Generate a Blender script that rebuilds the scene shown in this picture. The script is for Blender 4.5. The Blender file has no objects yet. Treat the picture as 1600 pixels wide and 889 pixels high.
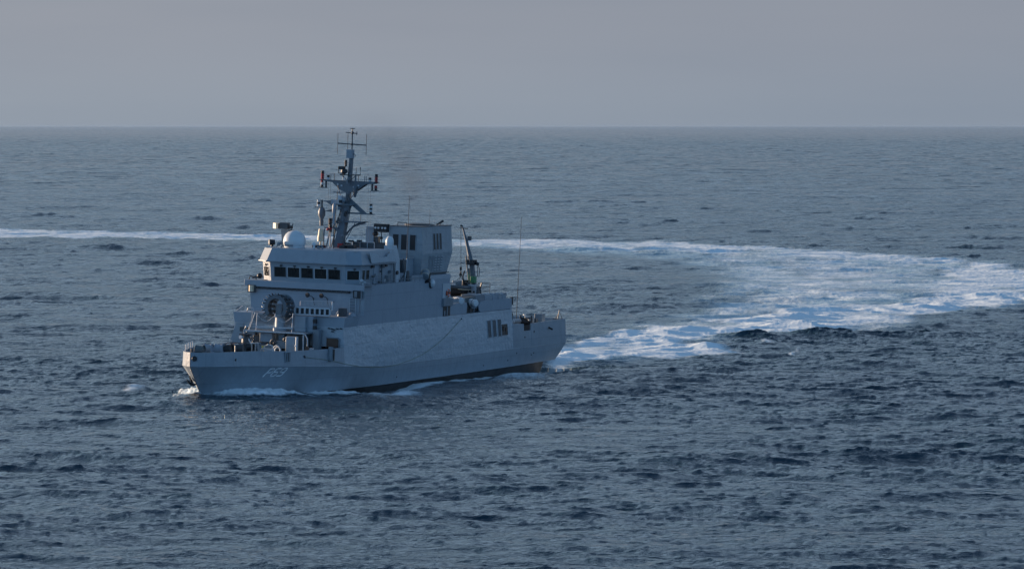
import bpy, bmesh, math, random
import numpy as np
from mathutils import Matrix, Vector
R = math.radians
# ------------------------------------------------------------------ scene, camera, light
scene = bpy.context.scene
C = scene.collection
cam_h = 24.0
cd = bpy.data.cameras.new('camera'); cam = bpy.data.objects.new('camera', cd); C.objects.link(cam)
cd.sensor_width = 36.0; cd.lens = 8500.0 / 1600 * 36.0
cd.clip_start = 1.0; cd.clip_end = 400000
cam.location = (0, 0, cam_h); cam.rotation_euler = (R(90 - 1.668), 0, 0)
scene.camera = cam
SUN_AZ = math.atan2(-0.884, 0.467)      # measured from +Y towards +X
SUN_EL = R(7.0)
world = bpy.data.worlds.new('World'); scene.world = world; world.use_nodes = True
nt = world.node_tree; nt.nodes.clear()
wo = nt.nodes.new('ShaderNodeOutputWorld'); bg = nt.nodes.new('ShaderNodeBackground')
sky = nt.nodes.new('ShaderNodeTexSky'); sky.sky_type = 'NISHITA'; sky.sun_disc = False
sky.sun_elevation = SUN_EL; sky.sun_rotation = SUN_AZ
sky.air_density = 1.0; sky.dust_density = 1.5; sky.ozone_density = 3.0; sky.altitude = 0
hsv = nt.nodes.new('ShaderNodeHueSaturation'); hsv.inputs['Saturation'].default_value = 1.0
# evening haze bank: grey mauve low down, paler blue above it, clear blue behind the camera, brighter towards the sun
geo = nt.nodes.new('ShaderNodeTexCoord'); sep = nt.nodes.new('ShaderNodeSeparateXYZ')
nt.links.new(geo.outputs['Generated'], sep.inputs[0])
def wmr(src, a, b, c, d):
    n = nt.nodes.new('ShaderNodeMapRange'); n.interpolation_type = 'SMOOTHSTEP'; nt.links.new(src, n.inputs['Value'])
    for k_, v_ in zip(('From Min', 'From Max', 'To Min', 'To Max'), (a, b, c, d)): n.inputs[k_].default_value = v_
    return n.outputs[0]
def wmix(f, a, b, mode='MIX'):
    n = nt.nodes.new('ShaderNodeMix'); n.data_type = 'RGBA'; n.blend_type = mode
    for s_, x in (('Factor', f), ('A', a), ('B', b)):
        if isinstance(x, tuple): n.inputs[s_].default_value = x + (1,)
        elif isinstance(x, (int, float)): n.inputs[s_].default_value = x
        else: nt.links.new(x, n.inputs[s_])
    return n.outputs['Result']
low = wmix(wmr(sep.outputs['Z'], -0.001, 0.022, 0, 1), (1.18, 1.42, 1.74), (1.22, 1.38, 1.66))
bank = wmix(wmr(sep.outputs['Z'], 0.024, 0.10, 0, 1), low, (0.83, 1.20, 1.62))
ahead = wmix(wmr(sep.outputs['Z'], 0.09, 0.28, 0, 1), bank, (2.35, 3.22, 4.28))
veil = wmix(wmr(sep.outputs['Y'], 0.25, -0.55, 0, 1), ahead, (1.15, 2.55, 4.7))
glow = wmix(wmr(sep.outputs['X'], -0.45, 0.35, 0, 1), (1.20, 1.15, 1.10), (0.84, 0.87, 0.92))
cl = nt.nodes.new('ShaderNodeTexNoise'); cl.inputs['Scale'].default_value = 5.0; cl.inputs['Detail'].default_value = 5
cmp_ = nt.nodes.new('ShaderNodeMapping'); cmp_.inputs['Scale'].default_value = (1, 1, 9)
nt.links.new(geo.outputs['Generated'], cmp_.inputs[0]); nt.links.new(cmp_.outputs[0], cl.inputs['Vector'])
veil = wmix(1.0, veil, glow, 'MULTIPLY')
veil = wmix(wmr(cl.outputs['Fac'], 0.3, 0.7, 0, 1), veil, wmix(1.0, veil, (1.12, 1.09, 1.06), 'MULTIPLY'))
mixh = nt.nodes.new('ShaderNodeMix'); mixh.data_type = 'RGBA'
nt.links.new(sky.outputs[0], hsv.inputs['Color']); nt.links.new(hsv.outputs[0], mixh.inputs['A'])
nt.links.new(wmr(sep.outputs['Z'], 0.0, 0.75, 0.97, 0.0), mixh.inputs['Factor']); nt.links.new(veil, mixh.inputs['B'])
nt.links.new(mixh.outputs['Result'], bg.inputs[0]); bg.inputs[1].default_value = 0.13
nt.links.new(bg.outputs[0], wo.inputs[0])
sl = bpy.data.lights.new('sun', 'SUN'); sl.energy = 4.6; sl.angle = R(1.0); sl.color = (1.0, 0.74, 0.52)
sun = bpy.data.objects.new('sun', sl); C.objects.link(sun)
sd = Vector((math.sin(SUN_AZ) * math.cos(SUN_EL), math.cos(SUN_AZ) * math.cos(SUN_EL), math.sin(SUN_EL)))
sun.rotation_euler = sd.to_track_quat('Z', 'Y').to_euler()
scene.render.engine = 'CYCLES'
scene.render.resolution_x = 1024; scene.render.resolution_y = 568
vs = scene.view_settings
vs.view_transform = 'Standard'; vs.look = 'None'; vs.gamma = 1.0; vs.exposure = 0.74; vs.use_curve_mapping = False
scene.cycles.volume_bounces = 1; scene.cycles.max_bounces = 8
scene.cycles.volume_step_rate = 4.0; scene.cycles.volume_max_steps = 64

# ------------------------------------------------------------------ node helpers
def new_mat(name):
    m = bpy.data.materials.new(name); m.use_nodes = True; m.node_tree.nodes.clear()
    return m, m.node_tree
def nd(t, kind, **kw):
    n = t.nodes.new(kind)
    for k, v in kw.items():
        if k in n.inputs: n.inputs[k].default_value = v
        else: setattr(n, k, v)
    return n
def mathn(t, op, a, b=None, c=None, clamp=False):
    n = t.nodes.new('ShaderNodeMath'); n.operation = op; n.use_clamp = clamp
    for i, x in enumerate((a, b, c)):
        if x is None: continue
        if isinstance(x, (int, float)): n.inputs[i].default_value = x
        else: t.links.new(x, n.inputs[i])
    return n.outputs[0]
def mixc(t, f, a, b):
    n = t.nodes.new('ShaderNodeMix'); n.data_type = 'RGBA'
    for s, x in (('Factor', f), ('A', a), ('B', b)):
        if hasattr(x, 'is_linked') or hasattr(x, 'links'): t.links.new(x, n.inputs[s])
        elif isinstance(x, tuple): n.inputs[s].default_value = (x[0], x[1], x[2], 1)
        else: n.inputs[s].default_value = x
    return n.outputs['Result']
def noise(t, co, scale, detail=4, rough=0.55, stretch=None, w=None):
    if stretch:
        mp = t.nodes.new('ShaderNodeMapping'); mp.inputs['Scale'].default_value = stretch
        t.links.new(co, mp.inputs[0]); co = mp.outputs[0]
    n = t.nodes.new('ShaderNodeTexNoise'); n.inputs['Scale'].default_value = scale
    n.inputs['Detail'].default_value = detail; n.inputs['Roughness'].default_value = rough
    t.links.new(co, n.inputs['Vector'])
    return n.outputs['Fac']
def maprange(t, v, a, b, c, d, smooth=True):
    n = t.nodes.new('ShaderNodeMapRange'); n.interpolation_type = 'SMOOTHSTEP' if smooth else 'LINEAR'
    t.links.new(v, n.inputs['Value'])
    for k, x in zip(('From Min', 'From Max', 'To Min', 'To Max'), (a, b, c, d)):
        if isinstance(x, (int, float)): n.inputs[k].default_value = x
        else: t.links.new(x, n.inputs[k])
    return n.outputs[0]

# ------------------------------------------------------------------ how the ship sits on the water
# ship axes: x = to port, y = aft from the stem head, z = up from the waterline
_th, _heel, _trim = R(23), R(2.0), R(0.5)
_Z = Vector((0, 0, 1)); _A0 = Vector((math.sin(_th), math.cos(_th), 0)); _P0 = Vector((math.cos(_th), -math.sin(_th), 0))
SH_P = _P0 * math.cos(_heel) - _Z * math.sin(_heel); _U = _Z * math.cos(_heel) + _P0 * math.sin(_heel)
SH_A = _A0 * math.cos(_trim) + _U * math.sin(_trim); SH_U = _U * math.cos(_trim) - _A0 * math.sin(_trim)
HULL_O = Vector((-28.848, 474.145, -0.031))
SHIP_M = Matrix(((SH_P.x, SH_A.x, SH_U.x, HULL_O.x), (SH_P.y, SH_A.y, SH_U.y, HULL_O.y), (SH_P.z, SH_A.z, SH_U.z, HULL_O.z), (0, 0, 0, 1)))
SEA_Q = 1.0; SEA_DY = 0.30

# ------------------------------------------------------------------ the sea
def ocean_tile(N, L, wind_dir, kp, kmin, kmax, rms, spread, seed, pw=3.5):
    """random wave field on an N x N tile of side L: height and horizontal pull"""
    rng = np.random.default_rng(seed)
    k1 = 2 * np.pi * np.fft.fftfreq(N, L / N)
    kx, ky = np.meshgrid(k1, k1, indexing='xy'); k = np.hypot(kx, ky); k[0, 0] = 1
    c = (kx * math.cos(wind_dir) + ky * math.sin(wind_dir)) / k
    S = np.exp(-1.1 * (kp / k) ** 2) / k ** pw * (np.abs(c) ** spread + 0.035)
    S[(k < kmin) | (k > kmax)] = 0; S[0, 0] = 0
    a = np.sqrt(S) * (rng.normal(size=(N, N)) + 1j * rng.normal(size=(N, N)))
    h = np.fft.ifft2(a); s = rms / h.real.std()
    dx = np.fft.ifft2(-1j * kx / k * a).real * s; dy = np.fft.ifft2(-1j * ky / k * a).real * s
    return h.real * s, dx, dy
def tile_at(T, L, x, y):
    N = T[0].shape[0]; fx = (x / L * N) % N; fy = (y / L * N) % N
    ix = fx.astype(np.int64) % N; iy = fy.astype(np.int64) % N; tx = fx - np.floor(fx); ty = fy - np.floor(fy)
    jx = (ix + 1) % N; jy = (iy + 1) % N
    return [F[iy, ix] * (1 - tx) * (1 - ty) + F[iy, jx] * tx * (1 - ty) + F[jy, ix] * (1 - tx) * ty + F[jy, jx] * tx * ty for F in T]

# foam patches, in metres on the water (inner strength, edge softness, outline)
FOAM = [
('aer',.8,6,[(-141.7,1267.5),(-118.6,1259.6),(-86.8,1229.3),(-54.0,1207.4),(-13.5,1146.3),(13.3,1133.6),(38.9,1102.9),(56.3,1062.7),(71.7,1015.1),(81.5,962.4),(86.1,914.9),(83.0,839.5),(71.6,741.7),(64.5,720.8),(53.1,693.8),(45.4,653.7),(39.8,625.6),(32.3,623.7),(28.2,631.4),(24.0,618.0),(22.0,592.8),(16.4,581.0),(13.2,561.8),(6.4,545.2),(3.9,533.8),(3.3,561.8),(5.7,605.2),(15.4,655.8),(22.6,686.8),(28.1,747.2),(32.6,839.5),(31.3,948.9),(21.1,995.3),(11.9,1015.1),(0.0,1051.7),(-12.7,1079.6),(-49.4,1133.6),(-81.9,1159.4),(-109.8,1166.0),(-131.1,1172.7)]),
('stern',1.2,1.5,[(3.2,535.2),(3.9,532.4),(6.4,545.2),(9.9,558.7),(13.4,568.0),(16.4,558.7),(20.1,568.0),(25.7,574.4),(22.1,587.7),(16.8,592.8),(21.6,612.4),(24.5,631.4),(21.4,649.5),(15.0,637.3),(10.3,623.7),(6.0,598.0),(4.1,586.0)]),
('mid',0.85,5,[(21.6,631.4),(28.2,631.4),(32.3,623.7),(39.8,625.6),(45.5,655.8),(53.3,696.1),(51.3,725.9),(42.7,725.9),(32.8,696.1),(23.8,673.1),(16.8,647.5)]),
('turn',1.1,4,[(47.5,673.1),(53.1,693.8),(64.5,720.8),(71.6,741.7),(83.0,839.5),(86.1,914.9),(80.4,948.9),(71.6,894.8),(64.5,806.3),(51.3,725.9)]),
('toprim',0.75,5,[(13.3,1133.6),(38.9,1102.9),(56.3,1062.7),(71.7,1015.1),(81.5,962.4),(80.4,898.7),(67.0,948.9),(52.7,995.3),(36.2,1025.3),(24.4,1035.7),(6.2,1057.2),(-12.8,1091.1),(-13.4,1139.9)]),
('leftarm',0.85,5,[(-140.8,1259.6),(-117.8,1251.9),(-86.3,1221.9),(-53.7,1200.3),(-38.9,1179.5),(-37.3,1133.6),(-51.3,1146.3),(-82.3,1166.0),(-110.4,1172.7),(-131.8,1179.5)]),
('inner',0.5,12,[(36.9,1046.3),(67.6,957.9),(69.2,839.5),(55.1,720.8),(35.7,673.1),(23.0,651.6),(30.1,775.6),(37.7,914.9)]),
('mids',0.82,1.5,[(-13.6,473.0),(-12.8,484.3),(-11.0,493.7),(-8.9,505.9),(-6.1,521.5),(-3.1,526.9),(-6.0,508.5),(-8.1,491.3),(-9.5,473.0),(-11.0,468.7)]),
('quart',0.7,1.5,[(-2.4,518.8),(0.0,524.2),(3.1,529.6),(2.7,513.6),(0.0,508.5),(-3.0,503.4)]),
('cap',0.95,0.9,[(-35.9,495.7),(-35.8,500.2),(-34.7,501.4),(-33.2,498.5),(-34.2,495.9)]),
('cap',0.8,0.6,[(28.7,574.4),(31.0,586.0),(31.8,589.4),(30.7,579.3),(28.8,568.0)]),
('cap',0.9,0.6,[(27.9,607.0),(29.0,592.8),(27.3,594.6)]),
]
def signed_dist(x, y, poly):
    P = np.array(poly, float); Q = np.roll(P, -1, 0)
    y = np.asarray(y, float)
    d = np.full(x.shape, 1e9); ins = np.zeros(x.shape, bool)
    for (ax, ay), (bx, by) in zip(P, Q):
        ex, ey = bx - ax, by - ay; wx, wy = x - ax, y - ay
        t = np.clip((wx * ex + wy * ey) / (ex * ex + ey * ey + 1e-9), 0, 1)
        d = np.minimum(d, np.hypot(wx - ex * t, wy - ey * t))
        c = ((ay <= y) & (by > y)) | ((by <= y) & (ay > y))
        with np.errstate(divide='ignore', invalid='ignore'):
            ins ^= c & (x < ax + (y - ay) / (by - ay + 1e-12) * ex)
    return np.where(ins, d, -d)
def hull_dist(x, y):
    """distance ahead/abeam of the hull on the water, metres; also metres aft of the stem"""
    fx, fy = x - HULL_O[0], y - HULL_O[1]
    u = fx * SH_A.x + fy * SH_A.y; v = fx * SH_P.x + fy * SH_P.y
    hb = np.interp(u, [4, 5.2, 6.7, 8.5, 11, 14.5, 18.5, 22.5, 30, 45, 61, 73], [0, .5, 1.1, 1.8, 2.6, 3.5, 4.3, 4.8, 5.25, 5.35, 5.2, 4.9])
    return u, np.abs(v) - hb, v

def build_sea():
    yr = [60.0]
    while yr[-1] < 270: yr.append(yr[-1] * 1.012)
    while yr[-1] < 620: yr.append(yr[-1] + SEA_DY)
    while yr[-1] < 3000: yr.append(yr[-1] * (1 + 0.0011 * SEA_Q))
    while yr[-1] < 7000: yr.append(yr[-1] + 4.5 * SEA_Q)
    while yr[-1] < 150000: yr.append(yr[-1] + 4.5 * SEA_Q * (yr[-1] / 7000) ** 2)
    yr = np.array([-60000., -3000., -400., 0.] + yr)
    nc = int(1250 / SEA_Q)
    ca = np.linspace(-0.136, 0.136, nc)
    side = np.array([0.1375, 0.140, 0.144, 0.152, 0.165, 0.19, 0.23, 0.3, 0.45, 0.7, 1.2, 2.5, 6.0])
    ca = np.concatenate([-side[::-1], ca, side])
    Y, X = np.meshgrid(yr, ca, indexing='ij')
    X = X * np.maximum(np.abs(Y), 60.0)
    # waves: long swell, wind sea, ripples
    wd = R(78)
    T1 = ocean_tile(512, 330.0, wd, 2 * math.pi / 27, 2 * math.pi / 70, 2 * math.pi / 1.9, 0.205, 3.2, 8, 3.75)
    T2 = ocean_tile(512, 71.0, wd + 0.2, 2 * math.pi / 3.2, 2 * math.pi / 8, 2 * math.pi / 0.34, 0.041, 3.0, 12, 3.1)
    dr = np.gradient(yr)
    fine = np.clip(1.5 - dr / 6, 0.0, 1)[:, None]            # ripples die out where the rows grow coarse
    far = (1 / (1 + (yr / 40000.0) ** 2))[:, None]
    core = np.clip((0.16 - np.abs(X) / np.maximum(np.abs(Y), 60)) / 0.03, 0, 1) * (Y > 60)
    c, s = math.cos(0.17), math.sin(0.17)
    h1, a1, b1 = tile_at(T1, 330.0, X, Y)
    x2 = X * c - Y * s; y2 = X * s + Y * c
    h2, a2, b2 = tile_at(T2, 71.0, x2, y2)
    # group the waves: patches of rougher and calmer water
    g = tile_at(ocean_tile(256, 940.0, wd, 2 * math.pi / 150, 2 * math.pi / 500, 2 * math.pi / 40, 1.0, 0.4, 5), 940.0, X, Y)[0]
    gr = np.clip(1 + 0.13 * g, 0.6, 1.5)
    foam = np.zeros(X.shape); aer = np.zeros(X.shape); capz = np.zeros(X.shape); rough = np.zeros(X.shape)
    for kind, st, soft, poly in FOAM:
        P = np.array(poly); m = (X > P[:, 0].min() - 20) & (X < P[:, 0].max() + 20) & (Y > P[:, 1].min() - 30) & (Y < P[:, 1].max() + 30)
        wob = 1.2 * soft * np.sin(Y[m] * 0.11 + 2 * np.sin(X[m] * 0.35)) * 0.25
        v = np.clip(0.5 + (signed_dist(X[m], Y[m], poly) + wob) / (2 * soft), 0, 1); v = v * v * (3 - 2 * v) * st
        if kind == 'cap': capz[m] += 0.08 * v
        if kind == 'mids': capz[m] += 0.16 * v
        if kind == 'quart': capz[m] += 0.25 * v
        if kind == 'aer':
            aer[m] = np.maximum(aer[m], v)
            edge = np.exp(-((signed_dist(X[m], Y[m], poly) + 5.5) / 3.4) ** 2) * np.clip((X[m] - 14) / 10, 0, 1)
            edge = edge * ((Y[m] < 600 + 2.6 * X[m]) | (Y[m] > 985) | (X[m] > 76)); capz[m] += 0.24 * edge; rough[m] += 0.3 * edge          # waves the turning wake pushes up along its rim
        else: foam[m] = np.maximum(foam[m], v)
    # churned water comes and goes: thick boils, thinner lanes and slicks between them
    pt = tile_at(ocean_tile(512, 260.0, 0.0, 2 * math.pi / 22, 2 * math.pi / 60, 2 * math.pi / 3, 1.0, 0.0, 21), 260.0, X, Y * 0.55)[0]
    foam = foam * np.clip(0.98 + 0.26 * pt, 0.3, 1.5); capz += 0.13 * foam * np.clip(pt, -1, 2) * (Y < 760)
    u, d, v = hull_dist(X, Y)
    near = (np.abs(d) < 60) & (u > -30) & (u < 120)
    # water thrown up along the stem and rolling off the shoulders
    bow = 0.75 * np.exp(-np.clip(d, 0, None) / 3.0) * np.exp(-((u - 8.0) / 6.0) ** 2) * near
    bow -= (0.62 * np.exp(-((u - 28.5) / 7.0) ** 2) + 0.34 * np.clip((u - 24) / 10, 0, 1) * (u < 76)) * np.exp(-np.clip(d, 0, None) / 4.0) * near
    # foam torn off the stem: a thick roll on the port shoulder, thinner after it, a fan to starboard
    rg = tile_at(T2, 71.0, X * 2.3 + 9, Y * 1.3 + 3)[0] / 0.041
    ed = d + 0.25 * rg
    fp = 1.45 * np.clip(3.4 - ed, 0, 1) * np.exp(-((u - 9.6) / 5.3) ** 4) * (v > 0)
    fp2 = 1.4 * np.clip(2.4 - ed * 1.0, 0, 1) * np.exp(-((u - 20) / 4.6) ** 4) * (v > 0)
    fs = 1.2 * np.clip(3.0 - ed, 0, 1) * np.exp(-((u - 6.0) / 3.4) ** 4) * (v <= 0)
    fd = 1.15 * np.clip(1.5 - ed * .6, 0, 1) * np.clip((u - 25) / 6, 0, 1) * (u < 72) * (v > 0)
    foam = np.maximum(foam, np.maximum(np.maximum(fp, fp2), np.maximum(fs, fd)) * near)
    bow += (0.14 * fp + 0.22 * fs + .10 * fp2) * (0.7 + 0.45 * np.abs(rg)) * near
    lee = 1 - 0.5 * np.exp(-(np.clip(d - 4, 0, None) / 9) ** 2) * np.clip((v + 2) / 4, 0, 1) * ((u > -6) & (u < 62))
    calm = (1 - 0.45 * np.clip(aer, 0, 1)) * (1 - 0.2 * foam)
    amp = gr * far * core * (1 + rough)
    Z = (h1 + h2 * fine * lee * calm) * amp * (0.55 + 0.45 * lee) + bow + capz
    lump = tile_at(T2, 71.0, X * 2.9 + 5, Y * 1.3)[0]
    Z += foam * (0.05 + 0.24 * np.abs(lump)) * np.clip(2 - dr / 1.0, 0, 1)[:, None]
    ch = 1.3
    X = X - ch * (a1 + a2 * c * fine) * amp * lee; Y = Y - ch * (b1 + b2 * fine) * amp * lee
    n0, n1 = X.shape
    co = np.stack([X, Y, Z], -1).reshape(-1, 3).astype(np.float32)
    idx = np.arange(n0 * n1).reshape(n0, n1)
    q = np.stack([idx[:-1, :-1], idx[:-1, 1:], idx[1:, 1:], idx[1:, :-1]], -1).reshape(-1).astype(np.int32)
    nf = len(q) // 4
    me = bpy.data.meshes.new('sea')
    me.vertices.add(len(co)); me.vertices.foreach_set('co', co.ravel())
    me.loops.add(nf * 4); me.loops.foreach_set('vertex_index', q)
    me.polygons.add(nf); me.polygons.foreach_set('loop_start', np.arange(nf, dtype=np.int32) * 4)
    me.polygons.foreach_set('loop_total', np.full(nf, 4, np.int32))
    me.polygons.foreach_set('use_smooth', np.ones(nf, bool))
    for nm, arr in (('foam', foam), ('aerated', aer)):
        at = me.attributes.new(nm, 'FLOAT', 'POINT'); at.data.foreach_set('value', arr.ravel().astype(np.float32))
    me.update(calc_edges=True)
    me.materials.append(sea_material())
    o = bpy.data.objects.new('sea', me); C.objects.link(o); o['kind'] = 'structure'
    return o

def sea_material():
    m, t = new_mat('sea_water')
    out = nd(t, 'ShaderNodeOutputMaterial'); tc = nd(t, 'ShaderNodeNewGeometry'); pos = tc.outputs['Position']
    fo = nd(t, 'ShaderNodeAttribute', attribute_name='foam').outputs['Fac']
    ae = nd(t, 'ShaderNodeAttribute', attribute_name='aerated').outputs['Fac']
    r1 = noise(t, pos, 1.5, 5, 0.62, (1.0, 0.8, 1.0))
    r2 = noise(t, pos, 0.32, 3, 0.6, (1.0, 1.0, 1.0))
    calm = mathn(t, 'SUBTRACT', 1.0, mathn(t, 'MULTIPLY', ae, 0.5))
    r3 = noise(t, pos, 4.5, 3, 0.6, (1.0, 0.7, 1.0))
    hgt = mathn(t, 'ADD', mathn(t, 'ADD', mathn(t, 'MULTIPLY', r1, 0.30), mathn(t, 'MULTIPLY', r3, 0.09)), mathn(t, 'MULTIPLY', r2, 0.50))
    def ridge(sc, det, st):      # sharp connected crests with broad troughs
        n = noise(t, pos, sc, det, 0.5, st)
        return mathn(t, 'SUBTRACT', 1.0, mathn(t, 'ABSOLUTE', mathn(t, 'MULTIPLY_ADD', n, 4.0, -2.0)))
    hgt = mathn(t, 'ADD', hgt, mathn(t, 'ADD', mathn(t, 'MULTIPLY', ridge(0.30, 3, (0.55, 1.0, 1.0)), 0.17), mathn(t, 'MULTIPLY', ridge(0.085, 3, (0.55, 1.0, 1.0)), 0.42)))
    dst = nd(t, 'ShaderNodeSeparateXYZ'); t.links.new(pos, dst.inputs[0])
    # on the open water far out only the long crests stay readable
    hgt = mathn(t, 'ADD', hgt, mathn(t, 'MULTIPLY', ridge(0.022, 4, (0.45, 1.0, 1.0)), maprange(t, dst.outputs['Y'], 600.0, 3500.0, 0.0, 4.6)))
    bump = nd(t, 'ShaderNodeBump'); bump.inputs['Distance'].default_value = 1.0
    gust = maprange(t, noise(t, pos, 0.006, 4, 0.6, (0.5, 1.0, 1.0)), 0.35, 0.65, 0.8, 1.0)
    t.links.new(mathn(t, 'MULTIPLY', mathn(t, 'MULTIPLY', calm, gust), 1.0), bump.inputs['Strength']); t.links.new(hgt, bump.inputs['Height'])
    # pale churned water under the foam
    churn = noise(t, pos, 0.11, 5, 0.6, (1.0, 0.35, 1.0))
    aef = mathn(t, 'MULTIPLY', ae, maprange(t, churn, 0.3, 0.65, 0.25, 1.0), clamp=True)
    base = mixc(t, aef, (0.010, 0.033, 0.050), (0.40, 0.58, 0.64))
    w = nd(t, 'ShaderNodeBsdfPrincipled'); w.inputs['Roughness'].default_value = 0.11; w.inputs['IOR'].default_value = 1.333
    t.links.new(base, w.inputs['Base Color']); t.links.new(bump.outputs[0], w.inputs['Normal'])
    t.links.new(mathn(t, 'MULTIPLY_ADD', ae, 0.2, 0.07), w.inputs['Roughness'])
    f = nd(t, 'ShaderNodeBsdfPrincipled'); f.inputs['Roughness'].default_value = 0.9
    f.inputs['Base Color'].default_value = (0.78, 0.86, 0.88, 1); f.inputs['Specular IOR Level'].default_value = 0.2
    fb = nd(t, 'ShaderNodeBump'); fb.inputs['Distance'].default_value = 1.0; fb.inputs['Strength'].default_value = 0.8
    fh = noise(t, pos, 1.1, 8, 0.72); t.links.new(mathn(t, 'MULTIPLY', fh, 0.07), fb.inputs['Height']); t.links.new(fb.outputs[0], f.inputs['Normal'])
    # foam breaks up into streaks and lace
    n1 = noise(t, pos, 1.5, 9, 0.75, (1.0, 0.30, 1.0)); n2 = noise(t, pos, 0.24, 6, 0.65, (1.0, 0.25, 1.0))
    nn = mathn(t, 'ADD', mathn(t, 'MULTIPLY', n1, 0.42), mathn(t, 'ADD', mathn(t, 'MULTIPLY', n2, 0.33), mathn(t, 'MULTIPLY', noise(t, pos, 0.06, 4, 0.6, (1.0, 0.3, 1.0)), 0.25)))
    tot = mathn(t, 'ADD', fo, mathn(t, 'MULTIPLY', ae, 0.38))
    thr = mathn(t, 'SUBTRACT', 0.72, mathn(t, 'MULTIPLY', tot, 0.33))
    mask = maprange(t, nn, mathn(t, 'SUBTRACT', thr, 0.12), mathn(t, 'ADD', thr, 0.20), 0.0, 1.0)
    mask = mathn(t, 'MULTIPLY', mask, maprange(t, tot, 0.02, 0.2, 0.0, 1.0))
    mix = nd(t, 'ShaderNodeMixShader'); t.links.new(mask, mix.inputs[0]); t.links.new(w.outputs[0], mix.inputs[1]); t.links.new(f.outputs[0], mix.inputs[2])
    t.links.new(mix.outputs[0], out.inputs['Surface'])
    return m

# ------------------------------------------------------------------ mesh builder and scene tree helpers
class MB:
    def __init__(s): s.v = []; s.f = []; s.m = []
    def add(s, vs, fs, mi=0):
        o = len(s.v); s.v += [tuple(float(c) for c in p) for p in vs]
        s.f += [tuple(i + o for i in f) for f in fs]; s.m += [mi] * len(fs); return s
    def hexa(s, p, mi=0):     # 8 corners: bottom ring 0-3, top ring 4-7
        return s.add(p, [(3, 2, 1, 0), (4, 5, 6, 7), (0, 1, 5, 4), (1, 2, 6, 5), (2, 3, 7, 6), (3, 0, 4, 7)], mi)
    def box(s, x0, x1, y0, y1, z0, z1, mi=0):
        return s.hexa([(x0, y0, z0), (x1, y0, z0), (x1, y1, z0), (x0, y1, z0), (x0, y0, z1), (x1, y0, z1), (x1, y1, z1), (x0, y1, z1)], mi)
    def cbox(s, c, d, rz=0.0, rx=0.0, mi=0, M=None):
        M = M or (Matrix.Translation(c) @ Matrix.Rotation(rz, 4, 'Z') @ Matrix.Rotation(rx, 4, 'X'))
        x, y, z = d[0] / 2, d[1] / 2, d[2] / 2
        P = [M @ Vector(q) for q in ((-x, -y, -z), (x, -y, -z), (x, y, -z), (-x, y, -z), (-x, -y, z), (x, -y, z), (x, y, z), (-x, y, z))]
        return s.hexa(P, mi)
    def rings(s, rings, cap=True, mi=0, close=True):
        n = len(rings[0]); vs = [p for r in rings for p in r]; fs = []
        for i in range(len(rings) - 1):
            for j in range(n if close else n - 1):
                k = (j + 1) % n
                fs.append((i * n + j, i * n + k, (i + 1) * n + k, (i + 1) * n + j))
        if cap and close: fs.append(tuple(range(n - 1, -1, -1))); fs.append(tuple((len(rings) - 1) * n + j for j in range(n)))
        return s.add(vs, fs, mi)
    def cyl(s, p0, p1, r0, r1=None, n=12, mi=0, cap=True):
        p0, p1 = Vector(p0), Vector(p1); r1 = r0 if r1 is None else r1
        d = (p1 - p0).normalized(); a = d.orthogonal().normalized(); b = d.cross(a)
        R_ = []
        for p, r in ((p0, r0), (p1, r1)):
            R_.append([p + (a * math.cos(2 * math.pi * k / n) + b * math.sin(2 * math.pi * k / n)) * r for k in range(n)])
        return s.rings(R_, cap, mi)
    def tube(s, pts, r, n=6, mi=0):
        pts = [Vector(p) for p in pts]; rr = []; ref = Vector((0.31, 0.17, 0.93))
        for i, p in enumerate(pts):
            d = (pts[min(i + 1, len(pts) - 1)] - pts[max(i - 1, 0)]).normalized()
            a = d.cross(ref)
            if a.length < 1e-3: a = d.orthogonal()
            a.normalize(); b = d.cross(a)
            ri = r[i] if isinstance(r, (list, tuple)) else r
            rr.append([p + (a * math.cos(2 * math.pi * k / n) + b * math.sin(2 * math.pi * k / n)) * ri for k in range(n)])
        return s.rings(rr, True, mi)
    def lathe(s, c, prof, n=24, axis=(0, 0, 1), mi=0):
        ax = Vector(axis).normalized(); a = ax.orthogonal().normalized(); b = ax.cross(a); c = Vector(c)
        return s.rings([[c + ax * h + (a * math.cos(2 * math.pi * k / n) + b * math.sin(2 * math.pi * k / n)) * max(r, 1e-4) for k in range(n)] for r, h in prof], True, mi)
    def sphere(s, c, r, n=16, z0=-90, z1=90, sz=1.0, mi=0):
        prof = [(r * math.cos(R(a)), r * math.sin(R(a)) * sz) for a in np.linspace(z0, z1, 11)]
        return s.lathe(c, prof, n, mi=mi)
    def torus(s, c, R0, r, axis=(0, 1, 0), n=28, k=8, a0=0, a1=360, mi=0):
        ax = Vector(axis).normalized(); a = ax.orthogonal().normalized(); b = ax.cross(a); c = Vector(c)
        full = abs(a1 - a0) >= 359; rr = []
        for i in range(n + 1):
            t = R(a0 + (a1 - a0) * i / n); q = a * math.cos(t) + b * math.sin(t)
            rr.append([c + q * R0 + (q * math.cos(2 * math.pi * j / k) + ax * math.sin(2 * math.pi * j / k)) * r for j in range(k)])
        return s.rings(rr, not full, mi)
    def prism(s, poly, h0, h1, mi=0, scale_top=None):
        """poly = [(x, y)], extruded along z; scale_top = matching outline for the top"""
        top = scale_top or poly
        return s.rings([[(x, y, h0) for x, y in poly], [(x, y, h1) for x, y in top]], True, mi)
    def side(s, poly, x0, x1, mi=0):
        """poly = [(y, z)], a plate standing along the ship from x0 to x1"""
        return s.rings([[(x0, y, z) for y, z in poly], [(x1, y, z) for y, z in poly]], True, mi)
    def front(s, poly, y0, y1, mi=0):
        return s.rings([[(x, y0, z) for x, z in poly], [(x, y1, z) for x, z in poly]], True, mi)
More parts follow.
